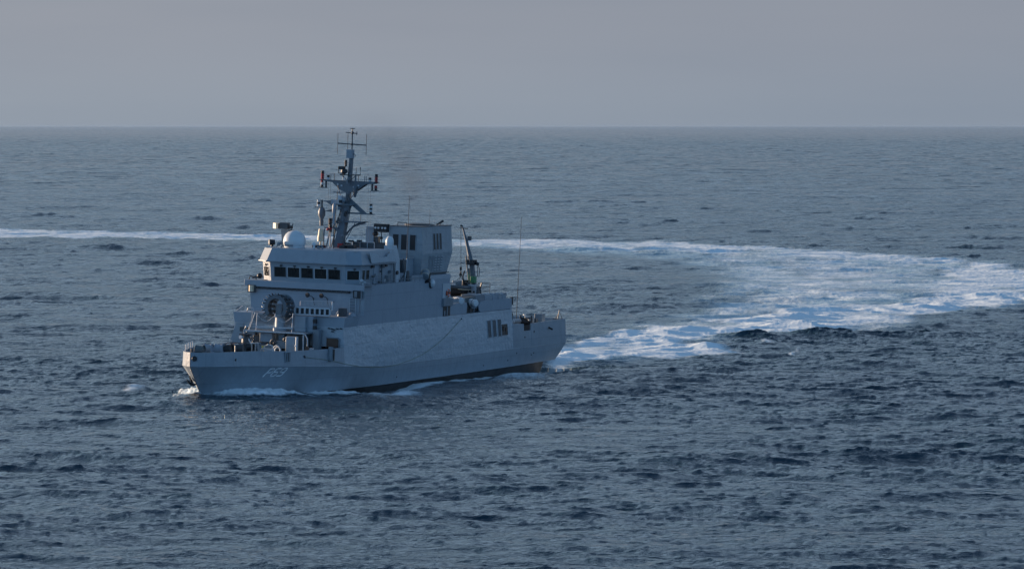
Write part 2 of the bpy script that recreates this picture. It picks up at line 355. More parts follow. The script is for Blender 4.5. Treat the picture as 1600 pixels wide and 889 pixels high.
    def build(s, name, mats, parent=None, smooth=30, bevel=0.0):
        me = bpy.data.meshes.new(name); me.from_pydata(s.v, [], s.f); me.update()
        bm = bmesh.new(); bm.from_mesh(me); bmesh.ops.recalc_face_normals(bm, faces=bm.faces)
        bm.to_mesh(me); bm.free()
        for i, k in enumerate(s.m): me.polygons[i].material_index = k
        if not isinstance(mats, (list, tuple)): mats = [mats]
        for mm in mats: me.materials.append(mm)
        if smooth:
            me.polygons.foreach_set('use_smooth', [True] * len(me.polygons)); me.set_sharp_from_angle(angle=R(smooth))
        o = bpy.data.objects.new(name, me); C.objects.link(o)
        if parent: o.parent = parent
        if bevel:
            b = o.modifiers.new('bevel', 'BEVEL'); b.width = bevel; b.segments = 2; b.limit_method = 'ANGLE'; b.angle_limit = R(40)
        return o
def tag(o, label=None, cat=None, group=None, kind=None):
    for k, v in (('label', label), ('category', cat), ('group', group), ('kind', kind)):
        if v: o[k] = v
    return o
def thing(name, label, cat, loc=(0, 0, 0), group=None, rot=None):
    """a thing standing on the ship, loc in ship axes"""
    o = bpy.data.objects.new(name, None); C.objects.link(o); o.empty_display_size = 0.3
    M = SHIP_M @ Matrix.Translation(loc)
    if rot: M = M @ rot
    o.matrix_world = M
    return tag(o, label, cat, group)
def copy_tree(o, parent=None):
    c = o.copy(); C.objects.link(c)
    if parent: c.parent = parent
    for ch in list(o.children): copy_tree(ch, c)
    return c

# ------------------------------------------------------------------ materials
def paint(name, base, rough=0.45, grime=0.16, streak=0.12, dents=0.0, metal=0.0, spec=0.5, seams=0.0):
    m, t = new_mat(name); out = nd(t, 'ShaderNodeOutputMaterial'); b = nd(t, 'ShaderNodeBsdfPrincipled')
    co = nd(t, 'ShaderNodeTexCoord').outputs['Object']
    n1 = noise(t, co, 0.9, 6, 0.6); n2 = noise(t, co, 1.0, 5, 0.65, (1.6, 1.6, 0.22)); n3 = noise(t, co, 6.0, 4, 0.6)
    f = mathn(t, 'MULTIPLY', maprange(t, n1, 0.35, 0.7, 0, 1), grime)
    g = mathn(t, 'MULTIPLY', maprange(t, n2, 0.48, 0.72, 0, 1), streak)
    h = mathn(t, 'MULTIPLY', maprange(t, n3, 0.5, 0.75, 0, 1), grime * 0.5)
    dk = mathn(t, 'ADD', mathn(t, 'ADD', f, g), h, clamp=True)
    col = mixc(t, dk, base, (base[0] * 0.42, base[1] * 0.42, base[2] * 0.42))
    if seams:
        sp0 = nd(t, 'ShaderNodeSeparateXYZ'); t.links.new(co, sp0.inputs[0])
        sy = mathn(t, 'LESS_THAN', mathn(t, 'FRACT', mathn(t, 'DIVIDE', mathn(t, 'ADD', sp0.outputs['Y'], 0.7), 3.1)), 0.018)
        sz = mathn(t, 'LESS_THAN', mathn(t, 'FRACT', mathn(t, 'DIVIDE', mathn(t, 'ADD', sp0.outputs['Z'], 0.05), 1.42)), 0.034)
        col = mixc(t, mathn(t, 'MULTIPLY', mathn(t, 'MAXIMUM', sy, sz), 0.30), col, (base[0] * 0.4, base[1] * 0.4, base[2] * 0.4))
        rs = maprange(t, noise(t, co, 1.0, 6, 0.7, (2.6, 2.6, 0.16)), 0.63, 0.76, 0, 1)
        col = mixc(t, mathn(t, 'MULTIPLY', rs, seams), col, (0.13, 0.085, 0.06))
        salt = maprange(t, noise(t, co, 0.7, 7, 0.7, (1.0, 0.8, 0.5)), 0.55, 0.75, 0, 1)
        col = mixc(t, mathn(t, 'MULTIPLY', salt, 0.16), col, (0.55, 0.58, 0.60))
    t.links.new(col, b.inputs['Base Color']); b.inputs['Metallic'].default_value = metal; b.inputs['Specular IOR Level'].default_value = spec
    t.links.new(mathn(t, 'MULTIPLY_ADD', n1, 0.2, rough - 0.1), b.inputs['Roughness'])
    if dents:
        sp = nd(t, 'ShaderNodeSeparateXYZ'); t.links.new(co, sp.inputs[0])
        y, z = sp.outputs['Y'], sp.outputs['Z']
        wv = noise(t, co, 0.5, 3, 0.5)
        fr = mathn(t, 'ABSOLUTE', mathn(t, 'SINE', mathn(t, 'ADD', mathn(t, 'MULTIPLY', y, math.pi / 0.9), mathn(t, 'MULTIPLY', wv, 5.0))))      # frames behind the plating
        lg = mathn(t, 'ABSOLUTE', mathn(t, 'SINE', mathn(t, 'MULTIPLY', z, math.pi / 0.95)))
        hun = mathn(t, 'MULTIPLY', mathn(t, 'MULTIPLY', fr, maprange(t, noise(t, co, 0.6, 3), 0.45, 0.65, 0, 1)), mathn(t, 'ADD', lg, 0.2))
        w = noise(t, co, 0.75, 4, 0.6, (1, 0.35, 1.0)); w2 = noise(t, co, 2.4, 4, 0.62, (1, 1.0, 1.0))
        hh = mathn(t, 'ADD', mathn(t, 'MULTIPLY', hun, mathn(t, 'MULTIPLY', w, 0.06)), mathn(t, 'ADD', mathn(t, 'MULTIPLY', w, 0.16), mathn(t, 'MULTIPLY', w2, 0.07)))
        bp = nd(t, 'ShaderNodeBump'); bp.inputs['Strength'].default_value = dents; bp.inputs['Distance'].default_value = 1.0
        t.links.new(hh, bp.inputs['Height']); t.links.new(bp.outputs[0], b.inputs['Normal'])
    t.links.new(b.outputs[0], out.inputs['Surface'])
    return m
GREY = (0.285, 0.33, 0.37)
M_ = dict(
    hull=paint('hull_grey_paint', GREY, 0.42, 0.14, 0.14, dents=0.22, seams=0.5),
    plating=paint('rippled_skylit_grey', (0.39, 0.44, 0.48), 0.40, 0.12, 0.12, dents=0.9, seams=0.35),  # hull grey made paler: sky light on the inward-leaning side is in the colour
    grey=paint('superstructure_grey_paint', GREY, 0.45, 0.12, 0.14, seams=0.3),
    smoothg=paint('flat_side_grey_paint', (0.285, 0.335, 0.385), 0.5, 0.08, 0.10, dents=0.14, seams=0.3),
    funnel=paint('funnel_grey_paint', (0.30, 0.345, 0.375), 0.45, 0.14, 0.16, dents=0.6, seams=0.4),
    mastgrey=paint('mast_grey_paint', (0.125, 0.150, 0.175), 0.5, 0.3, 0.15),
    light=paint('pale_grey_paint', (0.46, 0.50, 0.53), 0.5, 0.12, 0.1),
    mid=paint('equipment_grey_paint', (0.20, 0.235, 0.265), 0.5, 0.3, 0.2),
    dark=paint('dark_grey_paint', (0.065, 0.075, 0.085), 0.5, 0.3, 0.1),
    black=paint('black_paint', (0.018, 0.02, 0.024), 0.5, 0.2, 0.1),
    boot=paint('antifouling_black', (0.030, 0.028, 0.028), 0.55, 0.5, 0.5),
    deck=paint('deck_green_grey_paint', (0.11, 0.135, 0.14), 0.75, 0.4, 0.0),
    white=paint('white_enamel', (0.62, 0.65, 0.66), 0.35, 0.06, 0.05),
    marking=paint('white_lettering', (0.92, 0.93, 0.94), 0.5, 0.0, 0.0),
    cream=paint('warm_cream', (0.72, 0.60, 0.42), 0.5, 0.1, 0.05),
    steel=paint('bare_steel', (0.42, 0.42, 0.41), 0.35, 0.3, 0.2, metal=0.7),
    orange=paint('lifebuoy_orange', (0.62, 0.10, 0.04), 0.5, 0.15, 0.0),
    red=paint('red_lamp_glass', (0.36, 0.03, 0.03), 0.25, 0.1, 0.0),
    yellow=paint('yellow_paint', (0.50, 0.40, 0.06), 0.5, 0.3, 0.1),
    green=paint('green_paint', (0.06, 0.25, 0.11), 0.5, 0.2, 0.1),
    rubber=paint('black_rubber', (0.035, 0.035, 0.037), 0.7, 0.2, 0.0),
    rope=paint('faded_rope', (0.30, 0.32, 0.24), 0.9, 0.3, 0.0),
    canvas=paint('grey_canvas', (0.33, 0.36, 0.40), 0.9, 0.3, 0.1, dents=0.5),
    rust=paint('rusty_brown', (0.14, 0.085, 0.06), 0.8, 0.4, 0.3),
)
def glass_mat():
    m, t = new_mat('dark_window_glass'); out = nd(t, 'ShaderNodeOutputMaterial'); b = nd(t, 'ShaderNodeBsdfPrincipled')
    co = nd(t, 'ShaderNodeTexCoord').outputs['Object']
    b.inputs['Roughness'].default_value = 0.06
    t.links.new(mixc(t, noise(t, co, 2.5, 3), (0.008, 0.010, 0.012), (0.030, 0.028, 0.024)), b.inputs['Base Color'])
    t.links.new(b.outputs[0], out.inputs['Surface']); return m
M_['glass'] = glass_mat()

# ------------------------------------------------------------------ the patrol ship
def interp(tab, u): a = np.array(tab, float); return float(np.interp(u, a[:, 0], a[:, 1]))
V_TOP = [(1.5, 0.02), (1.8, .62), (2.8, 1.32), (4.5, 2.08), (6.5, 2.78), (9, 3.55), (12.5, 4.4), (17, 5.15), (21.5, 5.58), (30, 5.6), (45, 5.55), (61, 5.4), (75, 5.12)]
W_TOP = [(1.5, 4.24), (9, 4.2), (12.5, 4.06), (16, 4.01), (21.5, 4.02), (60.98, 4.02), (61.0, 4.5), (63.78, 4.36), (63.8, 3.66), (65.78, 3.66), (65.8, 4.32), (75, 4.42)]
W_KN = [(1.5, 3.0), (6.7, 2.96), (12.5, 2.72), (19.5, 2.42), (30, 1.93), (45, 1.96), (61, 2.07), (75, 2.05)]
V_WL = [(1.5, .02), (1.8, .05), (2.8, .28), (4.5, .78), (6.5, 1.4), (9, 2.2), (12.5, 3.2), (17, 4.15), (21.5, 4.75), (30, 5.25), (45, 5.35), (61, 5.2), (75, 4.9)]
S_WL = [(1.5, 2.4), (2.8, 2.0), (6.5, 1.2), (12.5, 0.6), (21.5, 0), (61, 0), (75, -1.9)]        # fore-and-aft shift against the deck edge
W_WL = [(1.5, .2), (21.5, .10), (35, .18), (61, .32), (75, .42)]
def v_kn(u): return interp(V_TOP, u) + 0.13 * min(1, max(0, (u - 1.6) / 3))
def hull_side(u, w):
    """half breadth of the ship's side at u, w (between the waterline and the rim)"""
    wk = interp(W_KN, u); vk = v_kn(u)
    if w >= wk:
        wt = 4.02 if 21.5 < u < 61 else interp(W_TOP, u); return vk + (interp(V_TOP, u) - vk) * min(1, (w - wk) / (wt - wk))
    us = u
    for _ in range(6): us = u - interp(S_WL, us) * (wk - w) / (wk - 0.2)
    vw = interp(V_WL, us); return v_kn(us) + (vw - v_kn(us)) * (wk - w) / (wk - interp(W_WL, us))
ship = thing('patrol_ship', 'grey naval patrol ship numbered P69 with tall lattice-armed mast, turning through the dark sea', 'ship')
def build_hull():
    S = [1.5, 1.62, 1.8, 2.3, 2.8, 3.6, 4.5, 5.5, 6.5, 7.7, 9, 10.7, 12.5, 14.7, 17, 19.2, 21.5, 24, 27, 30, 34, 38, 42, 46, 50, 54, 58, 60.98, 61.0, 63.78, 63.8, 65.78, 65.8, 68, 71, 73, 75]
    def station(u):
        wt = interp(W_TOP, u); wk = interp(W_KN, u); vt = interp(V_TOP, u); vk = v_kn(u); vw = interp(V_WL, u)
        sh = interp(S_WL, u); ww = interp(W_WL, u); st = 1 if u > 60 else 0
        low = interp([(1.5, 3.6), (6.5, 2.2), (21.5, .3), (61, 0), (71, 0), (75, -4)], u)
        th = min(0.12, vt * 0.6)
        half = [(vt - th, u + (.10 if u < 2 else 0), 3.2), (vt - th, u + (.10 if u < 2 else 0), wt), (vt, u, wt)]
        half += [(vk, u, wk)]
        half += [(vk + (vw - vk) * .5 + (0.05 if u > 8 else 0), u + sh * .5, (wk + ww) / 2), (vw, u + sh, ww)]
        half += [(vw * .93, u + sh - (2.1 if u > 74 else (.9 if u > 72 else 0)), ww - .06), (vw * .80, u + low * 1.0 - (0 if u < 60 else 0), -1.5), (0.01, u + low * 1.15, -2.7)]
        return half
    st = [station(u) for u in S]
    for sgn in (1, -1): pass
    mb = MB(); n = len(st[0])
    for sgn in (1, -1):
        for i in range(len(st) - 1):
            for j in range(n - 1):
                q = [st[i][j], st[i][j + 1], st[i + 1][j + 1], st[i + 1][j]]
                vs = [(sgn * a, b, c) for a, b, c in q]
                mb.add(vs, [(0, 1, 2, 3) if sgn > 0 else (3, 2, 1, 0)], 1 if j >= 5 else (2 if j == 2 and 21 < st[i][j][1] < 60 else 0))
    # transom and deck edges
    e = st[-1]; vs = [(a, b, c) for a, b, c in e] + [(-a, b, c) for a, b, c in reversed(e)]
    m_ = len(e)
    for j in range(1, m_ - 1):
        mb.add([(e[j][0], e[j][1], e[j][2]), (e[j + 1][0], e[j + 1][1], e[j + 1][2]), (-e[j + 1][0], e[j + 1][1], e[j + 1][2]), (-e[j][0], e[j][1], e[j][2])], [(0, 1, 2, 3)], 1 if j >= 5 else 0)
    me = mb
    bm = bmesh.new(); vv = [bm.verts.new(p) for p in me.v]
    for f, k in zip(me.f, me.m):
        try: bf = bm.faces.new([vv[i] for i in f]); bf.material_index = k
        except ValueError: pass
    bmesh.ops.remove_doubles(bm, verts=bm.verts, dist=0.012); bmesh.ops.recalc_face_normals(bm, faces=bm.faces)
    m = bpy.data.meshes.new('hull'); bm.to_mesh(m); bm.free(); m.materials.append(M_['hull']); m.materials.append(M_['boot']); m.materials.append(M_['plating'])
    m.polygons.foreach_set('use_smooth', [True] * len(m.polygons)); m.set_sharp_from_angle(angle=R(16))
    o = bpy.data.objects.new('hull', m); C.objects.link(o); o.parent = ship
    # decks
    d = MB(); us = [u for u in S if u <= 22]
    d.add([(interp(V_TOP, u) - .1 if u > 1.7 else 0.02, u + .1, 3.2) for u in us] + [(-(interp(V_TOP, u) - .1) if u > 1.7 else -.02, u + .1, 3.2) for u in reversed(us)], [tuple(range(2 * len(us)))])
    d.build('foredeck', M_['deck'], ship, smooth=0)
    d = MB(); us = [u for u in S if u >= 60]
    d.add([(interp(V_TOP, u) - .1, u, 3.25) for u in us] + [(-(interp(V_TOP, u) - .1), u, 3.25) for u in reversed(us)], [tuple(range(2 * len(us)))])
    d.build('quarterdeck', M_['deck'], ship, smooth=0)
    return o
hull = build_hull()
from mathutils.bvhtree import BVHTree
_bvh = BVHTree.FromPolygons([v.co.copy() for v in hull.data.vertices], [list(p.vertices) for p in hull.data.polygons])
_hs = hull_side
def hull_side(u, w):
    """port side of the finished hull mesh at u, w"""
    hit = _bvh.ray_cast(Vector((12, u, w)), Vector((-1, 0, 0)))[0]
    return hit.x if hit is not None and hit.x > 0 else _hs(u, w)
# rubbing strip along the knuckle, rim rail on the bulwark
def hull_strip(name, u0, u1, wf, r, mat, off=0.02, n=60, sides=(1, -1)):
    mb = MB()
    for s_ in sides:
        mb.tube([(s_ * (hull_side(u, wf(u)) + off), u, wf(u)) for u in np.linspace(u0, u1, n)], r, 6)
    return mb.build(name, mat, ship)
hull_strip('rubbing_strip', 1.9, 74.9, lambda u: interp(W_KN, u), 0.035, M_['hull'], 0.0)
# pennant number: flat strokes laid on the flared side
def stroke_text(name, strokes, u0, w0, us, ws, th, slant, mat):
    mb = MB()
    def P(x, y, off):
        u = u0 + (x * us) + slant * y; w = w0 + y * ws
        return Vector((hull_side(u, w) + off, u, w))
    for st in strokes:
        for (x0, y0), (x1, y1) in zip(st[:-1], st[1:]):
            k = 4
            for i in range(k):
                xa, ya = x0 + (x1 - x0) * i / k, y0 + (y1 - y0) * i / k; xb, yb = x0 + (x1 - x0) * (i + 1) / k, y0 + (y1 - y0) * (i + 1) / k
                a, b = P(xa, ya, .012), P(xb, yb, .012); d = (b - a).normalized()
                nrm = (P(xa + .1, ya, 0) - P(xa, ya, 0)).cross(P(xa, ya + .1, 0) - P(xa, ya, 0)).normalized()
                if nrm.x < 0: nrm = -nrm
                t = d.cross(nrm) * th / 2; a -= d * th * .3; b += d * th * .3
                mb.hexa([a - t, b - t, b + t, a + t, a - t + nrm * .014, b - t + nrm * .014, b + t + nrm * .014, a + t + nrm * .014])
    return mb.build(name, mat, ship, smooth=0)
cp = [[(0, 0), (0, 1), (.75, 1), (.9, .88), (.9, .62), (.75, .5), (0, .5)]]
c6 = [[(.88, 1), (.15, 1), (0, .85), (0, .15), (.15, 0), (.75, 0), (.9, .15), (.9, .4), (.75, .55), (0, .55)]]
c9 = [[(.02, 0), (.75, 0), (.9, .15), (.9, .85), (.75, 1), (.15, 1), (0, .85), (0, .6), (.15, .45), (.9, .45)]]
for k, g in enumerate((cp, c6, c9)):
    stroke_text('pennant_number', g, 9.55 + k * 0.86, 1.88, 0.66, 0.69, 0.11, 0.42, M_['marking'])
# hawse holes, scuppers, discharge openings on the port side
for u, w, r in ((5.5, 3.52, .09), (14.7, 3.5, .09), (66.5, 3.5, .085), (64.1, 3.05, .07), (33.6, 0.75, .06), (62.0, 1.6, .06), (66.0, 1.25, .06), (66.6, 1.4, .06), (60.0, 1.0, .06), (54, .8, .05)):
    v = hull_side(u, w)
    MB().cyl((v - .03, u, w), (v + .025, u, w), r * 1.3, n=12).build('scupper', M_['black'], ship)
# bow chock plate and anchor pocket
MB().torus((0.42, 1.50, 3.72), .17, .06, axis=(.5, -.85, 0), n=16).cyl((.40, 1.62, 3.72), (.46, 1.47, 3.72), .15, n=16).build('hawse_pipe', M_['black'], ship)
an = MB(); an.tube([(-.34, 2.15, 2.1), (-.30, 2.7, 1.5)], .06); an.tube([(-.75, 2.5, 1.75), (-.5, 2.75, 1.35), (-.30, 2.85, 1.30), (-.05, 2.95, 1.4)], [.05, .12, .15, .06])
an.tube([(-.34, 2.75, 1.45), (-.45, 2.7, 1.75), (-.5, 2.55, 2.0)], [.12, .1, .03]); an.build('anchor', M_['black'], ship)
# fairleads: cut-outs in the bulwark with rollers and stanchion
def fairlead(u0, u1, w0, w1):
    um = (u0 + u1) / 2; v = hull_side(um, 3.6); a = math.atan2(hull_side(u1, 3.6) - hull_side(u0, 3.6), u1 - u0)
    f = MB().cbox((v + .02, um, (w0 + w1) / 2), (.06, u1 - u0, w1 - w0), rz=-a).build('fairlead', M_['dark'], ship, smooth=0)
    MB().cyl((v + .07, um - .15, w0 + .05), (v + .07, um - .15, w1 - .05), .07).cyl((v + .07, um + .2, w0 + .05), (v + .07, um + .2, w1 - .05), .07).build('roller', M_['mid'], f)
    MB().cbox((v + .06, um, w1 + .02), (.12, (u1 - u0) * 1.2, .06), rz=-a).cbox((v + .06, um, w0 - .02), (.12, (u1 - u0) * 1.2, .06), rz=-a).cbox((v + .06, u1 + .02, (w0 + w1) / 2), (.1, .07, w1 - w0 + .1)).cbox((v + .0, u0 - .02, (w0 + w1) / 2), (.1, .07, w1 - w0 + .1)).build('fairlead_rim', M_['hull'], f, smooth=0)
fairlead(11.8, 12.5, 3.12, 3.95)
f = MB().tube([(5.42, 18.8, 2.95), (5.5, 18.9, 4.2)], [.34, .22], 10).build('davit_socket', M_['mid'], ship)
MB().cbox((5.8, 18.9, 3.5), (.05, .22, 1.0)).build('recess', M_['black'], f)
# quarterdeck notch frame, stern details
MB().cbox((5.32, 64.8, 3.6), (.1, 2.05, .06)).cbox((5.32, 63.8, 4.0), (.1, .06, .7)).build('gangway_sill', M_['hull'], ship)
for k in range(3): MB().cbox((hull_side(71.6 + k * .6, 1.75) + .005, 71.6 + k * .6, 1.72), (.03, .07, .42), rx=0.12).build('draught_mark', M_['light'], ship)
MB().cyl((5.35, 70.2, 3.75), (5.62, 70.5, 3.55), .09).build('boat_boom_socket', M_['black'], ship)

# ------------------------------------------------------------------ superstructure
def part(mb, name, mat, parent=ship, **k): return mb.build(name, M_[mat] if isinstance(mat, str) else mat, parent, **k)
# lower house: the ship's side carried up to the main deck, slightly tumbled home
def lower_house():
    S = np.linspace(21.5, 61.0, 40); mb = MB(); rings = []
    for u in S:
        vb = interp(V_TOP, u); wt = interp([(21.5, 5.82), (36, 5.87), (61, 5.93)], u); vt = interp([(21.5, 5.46), (26, 5.32), (61, 5.22)], u)
        rings.append([(vb, u, 4.02), (vt, u, wt), (-vt, u, wt), (-vb, u, 4.02)])
    mb.rings(rings); return part(mb, 'lower_house', 'plating', smooth=20)
lh = lower_house()
# band of smooth plating above it, from the foredeck break to the boat deck
def upper_side():
    rings = []
    for u, wt, vt in ((21.5, 6.74, 5.62), (24.68, 6.72, 5.6)):
        rings.append([(5.46 if u < 22 else 5.36, u, 5.80), (vt, u, wt), (-vt, u, wt), (-5.46 if u < 22 else -5.36, u, 5.80)])
    part(MB().rings(rings), 'forward_house', 'smoothg')
    rings = []
    for u in np.linspace(24.7, 45.7, 22):
        wb = interp([(24.7, 5.84), (61, 5.93)], u) - .0; wt = interp([(24.7, 9.44), (40.9, 9.50)], u); vt = interp([(24.7, 5.62), (30, 5.42), (46, 5.28)], u)
        rings.append([(interp([(24.7, 5.34), (46, 5.26)], u), u, wb), (vt, u, wt), (-vt, u, wt), (-5.26, u, wb)])
    part(MB().rings(rings), 'middle_house', 'smoothg', smooth=20)
upper_side()
# panel below the forward house, with its black arched hatch
hb = part(MB().cbox((4.45, 21.42, 4.42), (1.15, .10, .82)), 'mooring_port', 'rust')
part(MB().front([(3.85, 4.80), (5.0, 4.80), (5.1, 4.66), (5.1, 4.05), (5.2, 4.05), (5.2, 4.75), (5.0, 4.90), (3.85, 4.90)], 21.3, 21.5), 'coaming', 'mid', hb)
for k, (x, z) in enumerate(((4.0, 5.72), (4.3, 5.68), (4.5, 5.6), (4.8, 5.72), (4.35, 5.45), (5.2, 5.74))):
    part(MB().cyl((x, 21.3, z), (x + .2, 21.42, z - .05), .06, n=8), 'cleat', 'dark')
# breakwater-like screen on the starboard side of the foredeck bay
s1 = part(MB().front([(-6.0, 3.6), (-4.75, 3.6), (-4.5, 5.75), (-5.25, 5.75)], 21.40, 21.48), 'screen_plate', 'grey')
part(MB().cbox((-4.62, 21.34, 5.2), (.42, .1, .40)), 'vent_box', 'dark')
part(MB().cbox((-4.15, 21.3, 5.15), (.2, .2, .5)), 'junction_box', 'mid')
part(MB().cyl((-3.95, 21.35, 3.7), (-3.8, 21.35, 5.7), .05), 'downpipe', 'light')
# ---- foredeck bay under the launcher platform
part(MB().box(-3.0, 2.9, 18.6, 21.45, 5.20, 5.30), 'launcher_platform', 'mid')
part(MB().box(-3.1, 2.9, 18.45, 18.58, 5.22, 5.34), 'platform_edge_beam', 'light')
for x in (-2.9, 2.75): part(MB().cyl((x, 18.8, 3.2), (x, 18.8, 5.2), .07), 'platform_leg', 'light')
part(MB().box(-2.1, 1.6, 18.9, 19.0, 5.62, 5.72).box(-2.1, 1.6, 20.9, 21.0, 5.62, 5.72), 'platform_toe_rail', 'light')
for x, z in ((-2.05, 6.9), (-.25, 6.9), (1.52, 7.02)):
    part(MB().cyl((x, 18.95, 5.3), (x + .08, 18.95, z), .045, n=8), 'rail_post', 'light')
for a, b in ((-2.0, -.2), (-.2, 1.55)):
    part(MB().tube([(a + (b - a) * t, 18.95, 6.75 - .55 * math.sin(math.pi * t)) for t in np.linspace(0, 1, 12)], .025, 5), 'chain', 'light')
part(MB().tube([(-3.4, 20.2, 5.3), (-3.05, 20.0, 6.1), (-2.9, 19.9, 6.9)], .05).tube([(-3.0, 19.5, 5.3), (-2.4, 19.4, 6.9)], .045), 'ladder_rail', 'light')
rl = MB()
for k in range(7): rl.tube([(-3.5 + k * .05, 20.6, 5.4 + k * .25), (-2.9 + k * .05, 20.6, 5.4 + k * .25)], .025, 5)
part(rl, 'ladder_rungs', 'mid')
bay = [(-2.35, 20.2, 4.3, .9, .6, 1.0, 'dark'), (-1.15, 19.6, 4.72, 1.25, .9, .85, 'smoothg'), (0.12, 20.0, 4.78, .62, .5, .62, 'grey'), (.35, 19.3, 4.15, 1.3, .8, .7, 'mid'),
       (1.15, 19.6, 4.5, .5, .6, .9, 'mid'), (2.0, 20.4, 4.4, 1.0, .8, 1.6, 'dark'), (-3.3, 20.8, 4.3, .8, .5, 1.9, 'mid'), (-1.8, 19.2, 4.0, 1.5, .5, .5, 'dark'), (3.15, 20.9, 4.6, .6, .7, 1.9, 'mid'), (-.9, 18.9, 3.85, 2.8, .4, .35, 'mid')]
for x, y, z, a, b, c_, mt in bay:
    part(MB().cbox((x, y, z), (a, b, c_)), 'deck_locker', mt, bevel=.03)
for x, y, z, r in ((-2.3, 18.6, 4.35, .32), (1.9, 18.8, 4.35, .34), (.9, 19.0, 4.6, .22), (-.2, 18.7, 4.3, .28)):
    part(MB().torus((x, y, z), r, .07, axis=(0.2, 1, 0), n=18).torus((x, y - .15, z), r * .7, .06, axis=(0.2, 1, 0.1), n=18), 'hose_coil', 'dark')
part(MB().cyl((1.35, 18.3, 3.9), (1.35, 18.3, 4.95), .10, .08), 'exhaust_pipe', 'white')
# port side of the bay: tall pale locker with white pipe, curved davit
part(MB().box(1.95, 2.85, 16.8, 17.6, 3.2, 5.05), 'tall_locker', 'grey', bevel=.03)
part(MB().cyl((3.02, 16.75, 3.5), (3.05, 16.75, 5.05), .085).cyl((3.02, 16.72, 4.2), (3.02, 16.72, 4.32), .13), 'white_pipe', 'white')
part(MB().tube([(3.1, 17.6, 5.35), (3.5, 17.6, 5.25), (3.72, 17.6, 4.9), (3.75, 17.6, 4.4), (3.7, 17.6, 4.1)], .06), 'davit_arm', 'light')
part(MB().torus((3.8, 17.4, 4.05), .16, .05, axis=(0, 1, 0)).cyl((3.8, 17.35, 4.05), (3.8, 17.5, 4.05), .13), 'vent_wheel', 'rust')
part(MB().cbox((4.1, 17.7, 3.95), (.35, .3, .25)), 'cable_box', 'light')
for u_, v_ in ((13.5, .6), (15.4, 1.15)):
    part(MB().torus((v_ + .6, u_, 3.85), .42, .06, axis=(.3, 1, 0), a0=0, a1=360).torus((v_ + .6, u_ + .25, 3.8), .35, .05, axis=(.3, 1, 0)), 'mooring_ring', 'light')
part(MB().tube([(1.0, 14.4, 3.2), (1.0, 14.4, 4.25), (1.35, 14.4, 4.42), (1.8, 14.4, 4.3), (1.85, 14.4, 3.2)], .07), 'bollard_frame', 'light')
# launcher: horseshoe of tubes on a pedestal
def launcher():
    c = Vector((-.42, 20.2, 7.30))
    ped = part(MB().lathe((c.x, 20.5, 5.3), [(.62, 0), (.62, .25), (.46, .35), (.44, 1.2), (.55, 1.35), (.55, 1.45)], 20), 'launcher_pedestal', 'grey')
    arms = part(MB().cbox((c.x, 20.6, 7.15), (.62, .9, 1.1)), 'launcher_cradle', 'mid', bevel=.06)
    n = 12
    for ring, rad, rt in ((0, 1.0, .135),):
        for k in range(n):
            a = R(-38 + (256) * k / (n - 1)); x = c.x + rad * math.cos(a); z = c.z + rad * 1.08 * math.sin(a)
            o = part(MB().cyl((x, 19.5, z + .12), (x, 21.4, z - .05), rt, n=14), 'launcher_tube', 'dark', ped)
    for y, mt in ((19.46, 'mastgrey'), (20.2, 'dark'), (21.2, 'mid')):
        a = [(c.x + q * math.cos(R(t)), y, c.z + .1 + q * 1.08 * math.sin(R(t))) for q in (.78,) for t in np.linspace(-38, 218, 24)]
        b = [(c.x + 1.12 * math.cos(R(t)), y, c.z + .1 + 1.12 * 1.08 * math.sin(R(t))) for t in np.linspace(-38, 218, 24)]
        rg = [[p, q, (q[0], q[1] + .09, q[2]), (p[0], p[1] + .09, p[2])] for p, q in zip(a, b)]
        part(MB().rings(rg), 'launcher_ring', mt, ped)
    for k in range(n + 7):
        a = R(-40 + 260 * k / (n + 6)); x = c.x + 1.13 * math.cos(a); z = c.z + .1 + 1.2 * math.sin(a)
        part(MB().cyl((x, 19.5, z), (x + .17 * math.cos(a), 19.3, z + .17 * math.sin(a)), .06, .035, n=6), 'retaining_clip', 'black' if k % 3 else 'steel', ped)
launcher()
# egg-crate rack and comb rail beside the launcher
rk = part(MB().box(.85, 4.35, 20.85, 20.95, 7.42, 7.56).box(.85, 4.35, 20.85, 20.95, 6.80, 6.92), 'ammunition_rack', 'light')
for k in range(8): part(MB().box(.85 + k * .5 - .07, .85 + k * .5 + .1, 20.83, 20.97, 6.92, 7.42), 'rack_upright', 'light', rk)
part(MB().box(.85, 4.35, 21.0, 21.05, 6.85, 7.5), 'rack_back', 'black', rk)
rk2 = part(MB().box(-3.2, -.9, 20.9, 21.0, 6.55, 6.68).box(-3.2, -.9, 20.9, 21.0, 6.02, 6.12), 'ammunition_rack', 'mid')
for k in range(5): part(MB().box(-3.2 + k * .55 - .08, -3.2 + k * .55 + .09, 20.88, 20.98, 6.12, 6.55), 'rack_upright', 'mid', rk2)
cr = MB().tube([(1.0, 21.6, 8.02), (4.3, 21.6, 8.12)], .03, 5)
for k in range(24): cr.tube([(1.05 + k * .14, 21.6, 7.6), (1.05 + k * .14, 21.6, 8.05)], .022, 5)
part(cr, 'comb_rail', 'light')
part(MB().cyl((4.35, 21.4, 7.3), (4.35, 21.4, 8.1), .06), 'rail_post', 'white')
part(MB().box(1.0, 2.1, 20.55, 21.45, 5.3, 6.72), 'ready_locker', 'grey', bevel=.02)
part(MB().box(2.1, 2.7, 20.9, 21.46, 5.3, 6.72), 'ready_locker', 'smoothg', bevel=.02)
for z in (6.3, 5.7): part(MB().cbox((2.9, 20.9, z), (.3, .3, .35)), 'junction_box', 'black')
part(MB().box(4.5, 5.1, 22.4, 23.0, 6.72, 7.5), 'vent_trunk', 'dark')
